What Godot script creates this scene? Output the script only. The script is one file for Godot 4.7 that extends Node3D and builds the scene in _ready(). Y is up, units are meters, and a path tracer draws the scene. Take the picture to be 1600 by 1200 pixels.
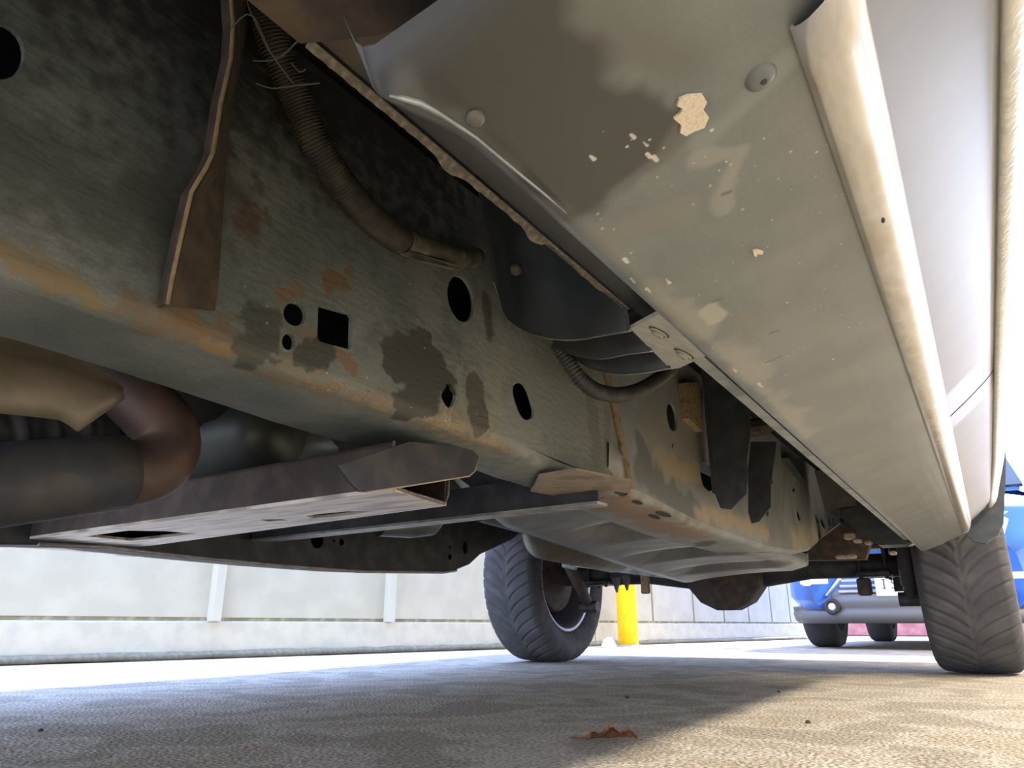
extends Node3D

# ---------- camera model (also used to find points on known planes) ----------
const FOC := 1150.0
const CAM := Vector3(0, 0.15, 0)
var pitch := 0.0
var yaw := 0.0
var tau := 0.0
var c_fwd := Vector3.ZERO
var c_right := Vector3.ZERO
var c_up := Vector3.ZERO
var TB := Basis()
var truck: Node3D
var M := {}
var names := {}
var rng := RandomNumberGenerator.new()

func setup_view():
	pitch = atan((978.0 - 600.0) / FOC)
	yaw = atan((1550.0 - 800.0) / FOC * cos(pitch))
	c_fwd = Vector3(-sin(yaw) * cos(pitch), sin(pitch), -cos(yaw) * cos(pitch))
	c_right = Vector3(cos(yaw), 0, -sin(yaw))
	c_up = c_right.cross(c_fwd)
	var d := ray(1550, 957)
	tau = atan2(d.y, -d.z)
	TB = Basis(Vector3.RIGHT, tau)

func ray(px: float, py: float) -> Vector3:
	return c_fwd + c_right * ((px - 800.0) / FOC) - c_up * ((py - 600.0) / FOC)

# truck space: x to the right, y up, z minus = towards the tailgate
func P(px: float, py: float, axis: int, val: float) -> Vector3:
	var c: Vector3 = TB.inverse() * CAM
	var d: Vector3 = TB.inverse() * ray(px, py)
	return c + d * ((val - c[axis]) / d[axis])

func PN(px: float, py: float, at: Vector3, n: Vector3) -> Vector3:
	var c: Vector3 = TB.inverse() * CAM
	var d: Vector3 = TB.inverse() * ray(px, py)
	return c + d * ((at - c).dot(n) / d.dot(n))

# ---------- mesh helpers ----------
class MB:
	var st := SurfaceTool.new()
	var uvf = null
	func _init(sm := 0):
		st.begin(Mesh.PRIMITIVE_TRIANGLES)
		smooth(sm)
	func smooth(g: int):
		st.set_smooth_group(g if g >= 0 else 0xFFFFFFFF)
	func v(p: Vector3):
		if uvf != null:
			st.set_uv(uvf.call(p))
		st.add_vertex(p)
	func tri(a: Vector3, b: Vector3, c: Vector3):
		v(a); v(b); v(c)
	func quad(a: Vector3, b: Vector3, c: Vector3, d: Vector3):
		tri(a, b, c); tri(a, c, d)
	func grid(rows: Array, close_u := false, close_v := false):
		var n := rows.size()
		for i in (n if close_v else n - 1):
			var a: PackedVector3Array = rows[i]
			var b: PackedVector3Array = rows[(i + 1) % n]
			var m := a.size()
			for j in (m if close_u else m - 1):
				var k := (j + 1) % m
				quad(a[j], a[k], b[k], b[j])
	func tube(pts: PackedVector3Array, r, seg := 12, caps := true):
		var rows := []
		var n := pts.size()
		var ref := Vector3.ZERO
		for i in n:
			var t := (pts[mini(i + 1, n - 1)] - pts[maxi(i - 1, 0)]).normalized()
			if i == 0:
				ref = t.cross(Vector3.UP if absf(t.y) < 0.9 else Vector3.RIGHT).normalized()
			else:
				ref = (ref - t * ref.dot(t)).normalized()
			var bi := t.cross(ref)
			var rr: float = r[i] if r is Array or r is PackedFloat32Array else r
			var ring := PackedVector3Array()
			for k in seg:
				var a := TAU * k / seg
				ring.append(pts[i] + (ref * cos(a) + bi * sin(a)) * rr)
			rows.append(ring)
		grid(rows, true)
		if caps:
			for e in [0, n - 1]:
				for k in seg:
					tri(pts[e], rows[e][k], rows[e][(k + 1) % seg])
	func lathe(o: Vector3, ax: Vector3, prof: PackedVector2Array, seg := 24):
		# prof: x = distance along the axis, y = radius
		var e := ax.cross(Vector3.UP if absf(ax.y) < 0.9 else Vector3.RIGHT).normalized()
		var f := ax.cross(e)
		var rows := []
		for q in prof:
			var ring := PackedVector3Array()
			for k in seg:
				var a := TAU * k / seg
				ring.append(o + ax * q.x + (e * cos(a) + f * sin(a)) * q.y)
			rows.append(ring)
		grid(rows, true)
	func prism(poly: PackedVector3Array, off: Vector3):
		var n := Vector3.ZERO
		for i in poly.size():
			n += poly[i].cross(poly[(i + 1) % poly.size()])
		n = n.normalized()
		var e := (poly[1] - poly[0]).normalized()
		var f := n.cross(e).normalized()
		var p2 := PackedVector2Array()
		for p in poly:
			p2.append(Vector2((p - poly[0]).dot(e), (p - poly[0]).dot(f)))
		var ix := Geometry2D.triangulate_polygon(p2)
		for i in range(0, ix.size(), 3):
			tri(poly[ix[i]], poly[ix[i + 1]], poly[ix[i + 2]])
			tri(poly[ix[i]] + off, poly[ix[i + 2]] + off, poly[ix[i + 1]] + off)
		for i in poly.size():
			var j := (i + 1) % poly.size()
			quad(poly[i], poly[j], poly[j] + off, poly[i] + off)
	func box(c: Vector3, s: Vector3, bev := 0.004):
		var h := s / 2.0
		bev = minf(bev, minf(h.x, minf(h.y, h.z)) * 0.6)
		var rows := []
		for k in 4:
			var y: float = [-h.y, -h.y + bev, h.y - bev, h.y][k]
			var ins: float = bev if k == 0 or k == 3 else 0.0
			var x := h.x - ins
			var z := h.z - ins
			var b := bev
			rows.append(PackedVector3Array([c + Vector3(x - b, y, z), c + Vector3(x, y, z - b), c + Vector3(x, y, -z + b), c + Vector3(x - b, y, -z), c + Vector3(-x + b, y, -z), c + Vector3(-x, y, -z + b), c + Vector3(-x, y, z - b), c + Vector3(-x + b, y, z)]))
		grid(rows, true)
		for k in [0, 3]:
			for i in range(1, 7):
				tri(rows[k][0], rows[k][i], rows[k][i + 1])
	func slab(rows: Array, th: float, flip := 1.0):
		# a sheet with thickness: the surface, its offset and the rim
		var back := []
		var n := rows.size()
		var m: int = rows[0].size()
		for i in n:
			var q := PackedVector3Array()
			for j in m:
				var du: Vector3 = rows[i][mini(j + 1, m - 1)] - rows[i][maxi(j - 1, 0)]
				var dv: Vector3 = rows[mini(i + 1, n - 1)][j] - rows[maxi(i - 1, 0)][j]
				q.append(rows[i][j] + du.cross(dv).normalized() * th * flip)
			back.append(q)
		grid(rows)
		grid(back)
		for j in m - 1:
			quad(rows[0][j], rows[0][j + 1], back[0][j + 1], back[0][j])
			quad(rows[n - 1][j], rows[n - 1][j + 1], back[n - 1][j + 1], back[n - 1][j])
		for i in n - 1:
			quad(rows[i][0], rows[i + 1][0], back[i + 1][0], back[i][0])
			quad(rows[i][m - 1], rows[i + 1][m - 1], back[i + 1][m - 1], back[i][m - 1])
	func plate(outer: PackedVector2Array, holes: Array, to3: Callable, off: Vector3):
		# a flat plate with real holes, cut into strips through the middle of each hole
		var lo := 1e9
		var hi := -1e9
		for p in outer:
			lo = minf(lo, p.x); hi = maxf(hi, p.x)
		var cuts := [lo - 0.01]
		for h in holes:
			var cx := 0.0
			for p in h:
				cx += p.x
			cuts.append(cx / h.size())
		cuts.append(hi + 0.01)
		cuts.sort()
		for i in cuts.size() - 1:
			var band := PackedVector2Array([Vector2(cuts[i], -5), Vector2(cuts[i + 1], -5), Vector2(cuts[i + 1], 5), Vector2(cuts[i], 5)])
			var polys := Geometry2D.intersect_polygons(outer, band)
			for h in holes:
				var next: Array[PackedVector2Array] = []
				for q in polys:
					next.append_array(Geometry2D.clip_polygons(q, h))
				polys = next
			for q in polys:
				var ix := Geometry2D.triangulate_polygon(q)
				for k in range(0, ix.size(), 3):
					var a: Vector3 = to3.call(q[ix[k]])
					var b: Vector3 = to3.call(q[ix[k + 1]])
					var c: Vector3 = to3.call(q[ix[k + 2]])
					tri(a, b, c)
					tri(a + off, c + off, b + off)
		for ring in [outer] + holes:
			for i in ring.size():
				var a: Vector3 = to3.call(ring[i])
				var b: Vector3 = to3.call(ring[(i + 1) % ring.size()])
				quad(a, b, b + off, a + off)
	func done() -> ArrayMesh:
		st.generate_normals()
		return st.commit()

func V(x: float, y: float, z: float) -> Vector3:
	return Vector3(x, y, z)

func obj(called: String, b, mat: Material, parent: Node = null, label := "") -> MeshInstance3D:
	var o := MeshInstance3D.new()
	o.name = called
	o.mesh = b.done() if b is MB else b
	o.material_override = mat
	o.cast_shadow = GeometryInstance3D.SHADOW_CASTING_SETTING_ON
	if label != "":
		o.set_meta("label", label)
	(parent if parent else self).add_child(o, true)
	return o

func numbered(called: String) -> String:
	if not names.has(called):
		names[called] = 0
		return called
	names[called] += 1
	return "%s_%03d" % [called, names[called]]

func thing(called: String, label: String, category: String, at := Vector3.ZERO, turn := 0.0, group := "") -> Node3D:
	var o := Node3D.new()
	o.name = numbered(called)
	o.position = at
	o.rotation.y = turn
	add_child(o)
	tag(o, label, category, group)
	return o

func tag(o: Node, label: String, category: String, group := ""):
	o.set_meta("label", label)
	o.set_meta("category", category)
	if group != "":
		o.set_meta("group", group)

func node(called: String, parent: Node, at := Vector3.ZERO) -> Node3D:
	var o := Node3D.new()
	o.name = called
	o.position = at
	parent.add_child(o, true)
	return o

func struct(o: Node, label: String):
	o.set_meta("kind", "structure")
	o.set_meta("label", label)

# ---------- materials ----------
func C(hex: String) -> Color:
	return Color.html(hex)

func ntex(freq: float, colors: Array, stops: Array, sd: int, size := 256, oct := 4) -> NoiseTexture2D:
	var n := FastNoiseLite.new()
	n.seed = sd
	n.noise_type = FastNoiseLite.TYPE_SIMPLEX_SMOOTH
	n.frequency = freq
	n.fractal_octaves = oct
	var t := NoiseTexture2D.new()
	t.width = size
	t.height = size
	t.seamless = true
	t.noise = n
	if colors.size() > 0:
		var g := Gradient.new()
		var of := PackedFloat32Array()
		var cs := PackedColorArray()
		for i in colors.size():
			of.append(stops[i]); cs.append(colors[i])
		g.offsets = of
		g.colors = cs
		t.color_ramp = g
	return t

func flat(col: Color, rough := 0.6, metal := 0.0) -> StandardMaterial3D:
	var m := StandardMaterial3D.new()
	m.albedo_color = col
	m.roughness = rough
	m.metallic = metal
	m.cull_mode = BaseMaterial3D.CULL_DISABLED
	return m

# mottled: three tones of dirt over the metal, triplanar, with a fine relief
func grime(a: Color, b: Color, c: Color, rough := 0.7, metal := 0.0, per_m := 4.0, sd := 1, relief := 0.0) -> StandardMaterial3D:
	var m := flat(Color.WHITE, rough, metal)
	m.albedo_texture = ntex(0.02, [a, b, c], [0.25, 0.5, 0.75], sd, 256, 5)
	m.uv1_triplanar = true
	m.uv1_scale = Vector3.ONE * per_m
	if relief > 0.0:
		m.heightmap_enabled = true
		m.heightmap_texture = M.rough_noise
		m.heightmap_scale = relief
	return m

# a picture of stains and wear laid out in metres on one surface
# with lg the columns are spaced by the logarithm of the distance, so that nearby stretches get more of them
func paint(w: int, h: int, r: Rect2, base: Array, freq: float, layers: Array, sd: int, lg := false) -> ImageTexture:
	var xs := PackedFloat32Array()
	for i in w:
		var tt := (i + 0.5) / w
		xs.append(r.position.x * pow(r.end.x / r.position.x, tt) if lg else r.position.x + r.size.x * tt)
	var n := FastNoiseLite.new()
	n.seed = sd
	n.frequency = freq
	n.fractal_octaves = 4
	var fine := FastNoiseLite.new()
	fine.seed = sd + 7
	fine.frequency = 300.0
	fine.fractal_octaves = 2
	var edge := FastNoiseLite.new()
	edge.seed = sd + 3
	edge.frequency = 45.0
	edge.fractal_octaves = 3
	var im := Image.create(w, h, false, Image.FORMAT_RGB8)
	for j in h:
		var y := r.position.y + r.size.y * (1.0 - (j + 0.5) / h)
		for i in w:
			var x := xs[i]
			var k := clampf(0.5 + n.get_noise_2d(x, y) * 1.3, 0, 1)
			var col: Color = base[0].lerp(base[1], k)
			var g := fine.get_noise_2d(x, y)
			im.set_pixel(i, j, col * (1.0 + (base[2] if base.size() > 2 else 0.10) * g))
	for L in layers:
		var pts: Array = L.p
		var rad: float = L.r
		var box := Rect2(pts[0], Vector2.ZERO)
		for p in pts:
			box = box.expand(p)
		box = box.grow(rad * 1.9)
		var i0 := clampi(xs.bsearch(box.position.x) - 1, 0, w)
		var i1 := clampi(xs.bsearch(box.end.x) + 1, 0, w)
		var j0 := clampi(int((1.0 - (box.end.y - r.position.y) / r.size.y) * h), 0, h)
		var j1 := clampi(int((1.0 - (box.position.y - r.position.y) / r.size.y) * h) + 1, 0, h)
		var soft: float = L.get("s", 0.3)
		var amp: float = L.get("n", 0.4)
		var ef: float = L.get("f", 1.0)
		var alpha: float = L.get("a", 1.0)
		var grain: float = L.get("g", -1.0)
		for j in range(j0, j1):
			var y := r.position.y + r.size.y * (1.0 - (j + 0.5) / h)
			for i in range(i0, i1):
				var x := xs[i]
				var q := Vector2(x, y)
				var d := 1e9
				if pts.size() == 1:
					d = q.distance_to(pts[0])
				else:
					for k in pts.size() - 1:
						d = minf(d, q.distance_to(Geometry2D.get_closest_point_to_segment(q, pts[k], pts[k + 1])))
				d = d / rad + amp * edge.get_noise_2d(x * ef, y * ef) * 1.6
				var al := alpha * (1.0 - smoothstep(1.0 - soft, 1.0, d))
				if grain >= 0.0 and al > 0.0:
					al *= smoothstep(grain, grain + 0.25, 0.5 + fine.get_noise_2d(x, y) * 0.9 + 0.35 * edge.get_noise_2d(x * 2.0, y * 2.0))
				if al > 0.003:
					im.set_pixel(i, j, im.get_pixel(i, j).lerp(L.c, al))
	return ImageTexture.create_from_image(im)

func make_materials():
	M.rough_noise = ntex(0.05, [], [], 5, 512, 4)
	M.black_metal = grime(C("2b2d30"), C("34363a"), C("45433f"), 0.6, 0.0, 3.0, 11, 0.03)
	M.dark_floor = grime(C("2a2b2c"), C("33342f"), C("3b3833"), 0.85, 0.0, 2.0, 12)
	M.dark_plate = grime(C("33383c"), C("3b4043"), C("47484a"), 0.5, 0.0, 4.0, 13)
	M.rust_brown = grime(C("38312b"), C("433a30"), C("554838"), 0.85, 0.0, 6.0, 14, 0.05)
	M.exhaust = grime(C("4b3f3a"), C("584942"), C("6b5646"), 0.55, 0.25, 3.0, 15, 0.02)
	M.tan_shield = grime(C("655f4e"), C("71695a"), C("7d7464"), 0.5, 0.25, 3.0, 16, 0.02)
	M.crossbeam = grime(C("3f3632"), C("4a403a"), C("584b42"), 0.8, 0.0, 3.0, 17, 0.03)
	M.beam_dust_sheen = grime(C("95867a"), C("d2c6b6"), C("e0d5c6"), 0.33, 0.0, 7.0, 37, 0.01)  # dusty tan, made paler to stand for the sunlit ground's reflection
	M.beam_dust_sheen.uv1_scale = Vector3(1.3, 4, 9)
	M.dusty_flange = grime(C("8c8171"), C("9a8e7d"), C("7d7163"), 0.65, 0.0, 3.0, 18, 0.01)
	M.bar = grime(C("8d8c88"), C("a3a19b"), C("b8b4aa"), 0.45, 0.4, 4.0, 19)
	M.tank = grime(C("6c7072"), C("777a7b"), C("868784"), 0.4, 0.0, 2.0, 20)
	M.hose = grime(C("383630"), C("47433a"), C("5a5546"), 0.75, 0.0, 8.0, 21)
	M.hose_dark = grime(C("3d3e3d"), C("484846"), C("55544f"), 0.5, 0.0, 8.0, 39)
	M.tape = grime(C("4d4a40"), C("5d594c"), C("6e6a5b"), 0.45, 0.0, 8.0, 22)
	M.chrome = flat(C("ffffff"), 0.22, 0.55)
	M.chrome.albedo_texture = ntex(0.012, [C("b9b2a6"), C("c6c3bc"), C("cccac5"), C("bebbb4")], [0.2, 0.45, 0.6, 0.8], 23, 512, 4)
	M.chrome.uv1_triplanar = true
	M.chrome.uv1_scale = Vector3(6, 6, 2.2)
	M.body = grime(C("747474"), C("787878"), C("7e7d7a"), 0.38, 0.0, 2.0, 24)
	M.moulding = grime(C("bfc2c2"), C("c9ccca"), C("d8d9d4"), 0.28, 0.1, 5.0, 25, 0.06)
	M.bolt = flat(C("a59f8e"), 0.45, 0.4)
	M.socket = flat(C("3c3934"), 0.7)
	M.bare = flat(C("b9a98c"), 0.7)
	M.cream = grime(C("d6ccb4"), C("e0d7c2"), C("cabfa4"), 0.8, 0.0, 60.0, 26)
	M.tyre = grime(C("3e3f43"), C("464649"), C("515051"), 0.85, 0.0, 2.0, 27)
	M.rim = flat(C("8f949c"), 0.35, 0.7)
	M.drum = grime(C("3a3532"), C("453d38"), C("57473c"), 0.8, 0.0, 5.0, 28)
	M.pale = grime(C("a39a88"), C("b8ae9a"), C("8d7c66"), 0.8, 0.0, 12.0, 40)
	M.web = flat(C("5f5d57"), 0.9)
	M.tan_rust = grime(C("8c7a5c"), C("9d8966"), C("77634a"), 0.85, 0.0, 8.0, 29, 0.04)
	M.silver = grime(C("6f7678"), C("8d938f"), C("9aa09b"), 0.4, 0.3, 3.0, 30)
	M.cast = grime(C("4d5350"), C("575c58"), C("646862"), 0.4, 0.2, 3.0, 38)
	M.seam = grime(C("5e5a50"), C("736c5e"), C("8f8672"), 0.8, 0.0, 25.0, 31, 0.03)

# ---------- scene ----------
func _ready():
	rng.seed = 4
	setup_view()
	var cam := Camera3D.new()
	cam.name = "camera"
	cam.keep_aspect = Camera3D.KEEP_HEIGHT
	cam.fov = rad_to_deg(2.0 * atan(600.0 / FOC))
	cam.near = 0.01
	cam.far = 200.0
	cam.transform = Transform3D(Basis(c_right, c_up, -c_fwd), CAM)
	add_child(cam)
	cam.current = true
	var sky_mat := ProceduralSkyMaterial.new()
	sky_mat.sky_top_color = C("8ba5dc")
	sky_mat.sky_horizon_color = C("e6ebf8")
	sky_mat.sky_curve = 0.25
	sky_mat.ground_bottom_color = C("6d6a64")
	sky_mat.ground_horizon_color = C("b9b6ae")
	sky_mat.sky_energy_multiplier = 1.75
	var sky := Sky.new()
	sky.sky_material = sky_mat
	var env := Environment.new()
	env.background_mode = Environment.BG_SKY
	env.sky = sky
	env.background_energy_multiplier = 1.0
	env.ambient_light_source = Environment.AMBIENT_SOURCE_SKY
	env.tonemap_mode = Environment.TONE_MAPPER_LINEAR
	env.tonemap_exposure = 3.05
	env.sdfgi_enabled = true
	env.ssao_enabled = true
	env.ssil_enabled = true
	var we := WorldEnvironment.new()
	we.name = "world_environment"
	we.environment = env
	add_child(we)
	var sun := DirectionalLight3D.new()
	sun.name = "sun"
	sun.light_energy = 2.4
	sun.light_color = C("fff6ea")
	sun.light_angular_distance = 0.5
	sun.shadow_enabled = true
	var to_sun := Vector3(0.15, 0.78, -0.97).normalized()
	sun.transform = Transform3D(Basis.looking_at(-to_sun, Vector3.UP), to_sun * 20.0)
	add_child(sun)
	for k in 2:
		added_lamp(Vector3(2.35 + 0.0 * k, 2.55, 0.6 - 3.6 * k))

	make_materials()
	setting()
	build_truck()
	background()

func added_lamp(at: Vector3):  # unseen lamp, added to throw warm light on the right-hand ground
	var o := thing("added_lamp", "long warm white lamp added out of view under the roof to light the ground beside the truck, " + ("nearer the tailgate" if at.z < -1.5 else "nearer the engine"), "lamp", at)
	var b := MB.new(-1)
	b.box(Vector3(0, 0.06, 0), Vector3(0.36, 0.08, 2.9), 0.01)
	obj("housing", b, flat(C("d8d8d4"), 0.5), o)
	var d := MB.new(-1)
	d.box(Vector3(0, 0.005, 0), Vector3(0.32, 0.03, 2.84), 0.005)
	var m := flat(C("fff0d0"), 0.5)
	m.emission_enabled = true
	m.emission = C("ffe2b4")
	m.emission_energy_multiplier = 1.0
	obj("diffuser", d, m, o)
	var l := AreaLight3D.new()
	l.name = "added_light"
	l.light_energy = 10.5
	l.light_color = C("ffedd2")
	l.area_size = Vector2(0.32, 2.84)
	l.shadow_enabled = true
	l.transform = Transform3D(Basis(Vector3.RIGHT, -PI / 2), Vector3(0, -0.03, 0))
	o.add_child(l)

func setting():
	# ground
	var g := MB.new(-1)
	g.box(Vector3(0, -0.1, -15), Vector3(70, 0.2, 70), 0.01)
	var gm := flat(Color.WHITE, 0.9)
	gm.albedo_texture = ntex(0.12, [C("807c76"), C("a39f97"), C("b6b1a6"), C("d0cabc")], [0.2, 0.45, 0.6, 0.85], 41, 1024, 4)
	gm.uv1_triplanar = true
	gm.uv1_world_triplanar = true
	gm.uv1_scale = Vector3.ONE * 0.9
	gm.detail_enabled = true
	gm.detail_blend_mode = BaseMaterial3D.BLEND_MODE_MUL
	gm.detail_albedo = ntex(0.008, [C("d9d6cf"), C("ffffff"), C("e9e4da")], [0.3, 0.5, 0.75], 42, 512, 3)
	gm.heightmap_enabled = true
	gm.heightmap_texture = ntex(0.13, [], [], 43, 1024, 3)
	gm.heightmap_scale = 0.35
	var go := obj("ground", g, gm)
	struct(go, "grey asphalt ground, sunlit along the cream wall")
	# cream wall along the left
	var a := Vector3(-4.0, 0, 1.8)
	var dir := Vector3(0.183, 0, -1).normalized()
	var nrm := Vector3(1, 0, 0.183).normalized()
	var L := 11.6
	var org := Vector3(-3.38, 0, -1.59) - dir * 3.4
	var wall := node("wall_left", self, org)
	struct(wall, "cream painted wall of flat panels with thin posts")
	var wm := grime(C("aeab98"), C("b3b09d"), C("b8b5a2"), 0.7, 0.0, 0.8, 44)
	var km := grime(C("b1aea0"), C("b8b5a4"), C("bdbaa8"), 0.75, 0.0, 1.5, 45)
	var pm := flat(C("bab7a7"), 0.55)
	var gap := grime(C("6f6f62"), C("7c7b6b"), C("8a8774"), 0.9, 0.0, 6.0, 46)
	var jm := grime(C("8f886a"), C("a39c80"), C("b3ac92"), 0.9, 0.0, 3.0, 50)
	var core := MB.new(-1)
	core.prism(PackedVector3Array([Vector3(0, 0.0, 0) - nrm * 0.03, dir * L - nrm * 0.03, dir * L - nrm * 0.2, -nrm * 0.2]), Vector3(0, 1.25, 0))
	obj("wall_core", core, gap, wall)
	var s_of := func(z: float) -> float: return (org.z - z) / -dir.z
	var posts := []
	for z in [0.72, -0.3, -1.36, -2.43, -3.49, -4.55, -5.5, -6.38, -7.09, -7.69, -8.24, -8.8, -9.3]:
		posts.append(s_of.call(z))
	var prev := 0.05
	for s in posts + [L]:
		# panel
		var p := MB.new(-1)
		var far: bool = s > 7.8
		var t0: float = prev + (0.016 if far else 0.004)
		var t1: float = s - (0.016 if far else 0.004)
		p.prism(PackedVector3Array([dir * t0 + Vector3(0, 0.190, 0), dir * t1 + Vector3(0, 0.190, 0), dir * t1 + Vector3(0, 1.25, 0), dir * t0 + Vector3(0, 1.25, 0)]), -nrm * 0.028)
		obj("wall_panel", p, wm, wall)
		var jt := MB.new(-1)
		jt.prism(PackedVector3Array([dir * (prev + 0.001) - nrm * 0.006 + Vector3(0, 0.172, 0), dir * (s - 0.001) - nrm * 0.006 + Vector3(0, 0.172, 0), dir * (s - 0.001) - nrm * 0.006 + Vector3(0, 0.19, 0), dir * (prev + 0.001) - nrm * 0.006 + Vector3(0, 0.19, 0)]), -nrm * 0.02)
		obj("panel_joint", jt, jm, wall)
		# skirting board at the foot
		var k := MB.new(-1)
		k.prism(PackedVector3Array([dir * t0 + nrm * 0.018 + Vector3(0, 0.03, 0), dir * t0 + nrm * 0.018 + Vector3(0, 0.166, 0), dir * t0 + nrm * 0.012 + Vector3(0, 0.172, 0), dir * t0 - nrm * 0.03 + Vector3(0, 0.172, 0), dir * t0 - nrm * 0.03 + Vector3(0, 0.03, 0)]), dir * (s - prev + 0.001))
		obj("skirting_board", k, km, wall)
		if s < L and not far:
			var q := MB.new(-1)
			var w := 0.026
			q.prism(PackedVector3Array([dir * (s - w) + nrm * 0.0, dir * (s - w + 0.004) + nrm * 0.05, dir * (s + w - 0.004) + nrm * 0.05, dir * (s + w)]), Vector3(0, 1.08, 0))
			var po := obj("wall_post", q, pm, wall)
			po.position.y = 0.172
		prev = s
	# the grimy joint at the foot of the wall
	var foot := MB.new(0)
	var pts := PackedVector3Array()
	var rad := PackedFloat32Array()
	for i in 140:
		var s := L * i / 139.0
		pts.append(dir * s + nrm * (0.018 + rng.randf() * 0.006) + Vector3(0, 0.017 + rng.randf() * 0.004, 0))
		rad.append(0.016 + rng.randf() * 0.005)
	foot.tube(pts, rad, 7)
	obj("foot_joint", foot, gap, wall)
	# reddish low wall far behind
	var back := MB.new(-1)
	back.box(Vector3(0.5, 0.4, -13.2), Vector3(9.0, 0.8, 0.2), 0.02)
	var bo := obj("wall_back", back, grime(C("8e5353"), C("985e5c"), C("a06a66"), 0.8, 0.0, 1.0, 47))
	struct(bo, "low reddish pink wall far behind the blue car")
	# unseen wall added on the right to cut off blue sky light
	var rw := MB.new(-1)
	rw.box(Vector3(4.7, 1.35, -0.6), Vector3(0.2, 2.7, 13.2), 0.01)
	var rwo := obj("added_wall_right", rw, grime(C("a8a59d"), C("b0ada5"), C("b8b5ad"), 0.8, 0.0, 0.8, 49))
	struct(rwo, "beige wall added out of view on the right to hold back sky light")
	# carport roof
	var roof := MB.new(-1)
	roof.prism(PackedVector3Array([Vector3(0.19, 2.7, 6.0), Vector3(-0.41, 2.7, 2.0), Vector3(-1.02, 2.7, -2.0), Vector3(-1.80, 2.7, -7.2), Vector3(4.6, 2.7, -7.2), Vector3(4.6, 2.7, 6.0)]), Vector3(0, 0.18, 0))
	var ro := obj("ceiling", roof, grime(C("cfcabd"), C("d6d1c4"), C("dcd8cb"), 0.8, 0.0, 0.5, 48))
	struct(ro, "flat carport roof over the parked truck")

func map_uv(r: Rect2) -> Callable:
	return func(p: Vector3) -> Vector2: return Vector2((-p.z - r.position.x) / r.size.x, 1.0 - (p.y - r.position.y) / r.size.y)

func ell(c: Vector2, rx: float, ry: float, rot := 0.0, n := 20, pw := 1.0) -> PackedVector2Array:
	var o := PackedVector2Array()
	for i in n:
		var a := TAU * i / n
		var q := Vector2(signf(cos(a)) * pow(absf(cos(a)), pw) * rx, signf(sin(a)) * pow(absf(sin(a)), pw) * ry)
		o.append(c + q.rotated(rot))
	return o

# a hole outlined in the photograph, on the plane x = X, as (distance back, height)
func hole(X: float, pix: Array, n := 0) -> PackedVector2Array:
	var o := PackedVector2Array()
	for q in pix:
		var p := P(q[0], q[1], 0, X)
		o.append(Vector2(-p.z, p.y))
	if Geometry2D.is_polygon_clockwise(o):
		o.reverse()
	return o

func pix_ellipse(X: float, cx: float, cy: float, rx: float, ry: float, deg := 0.0, pw := 1.0) -> PackedVector2Array:
	var q := []
	for p in ell(Vector2(cx, cy), rx, ry, deg_to_rad(deg), 22, pw):
		q.append([p.x, p.y])
	return hole(X, q)

func dh(X: float, pix: Array) -> Array:
	var o := []
	for q in pix:
		var p := P(q[0], q[1], 0, X)
		o.append(Vector2(-p.z, p.y))
	return o

func build_truck():
	truck = thing("pickup_truck", "grey pickup truck seen from underneath, with rusty frame rail and pale side strip", "truck")
	truck.transform = Transform3D(TB, Vector3.ZERO)
	frame_rail_front()
	frame_rail_rear()
	frame_rail_far()
	crossmembers()
	exhaust()
	sill_and_board()
	support_bracket()
	conduit()
	body()
	tank()
	axle()
	wheels()

const RX := -0.44

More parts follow.
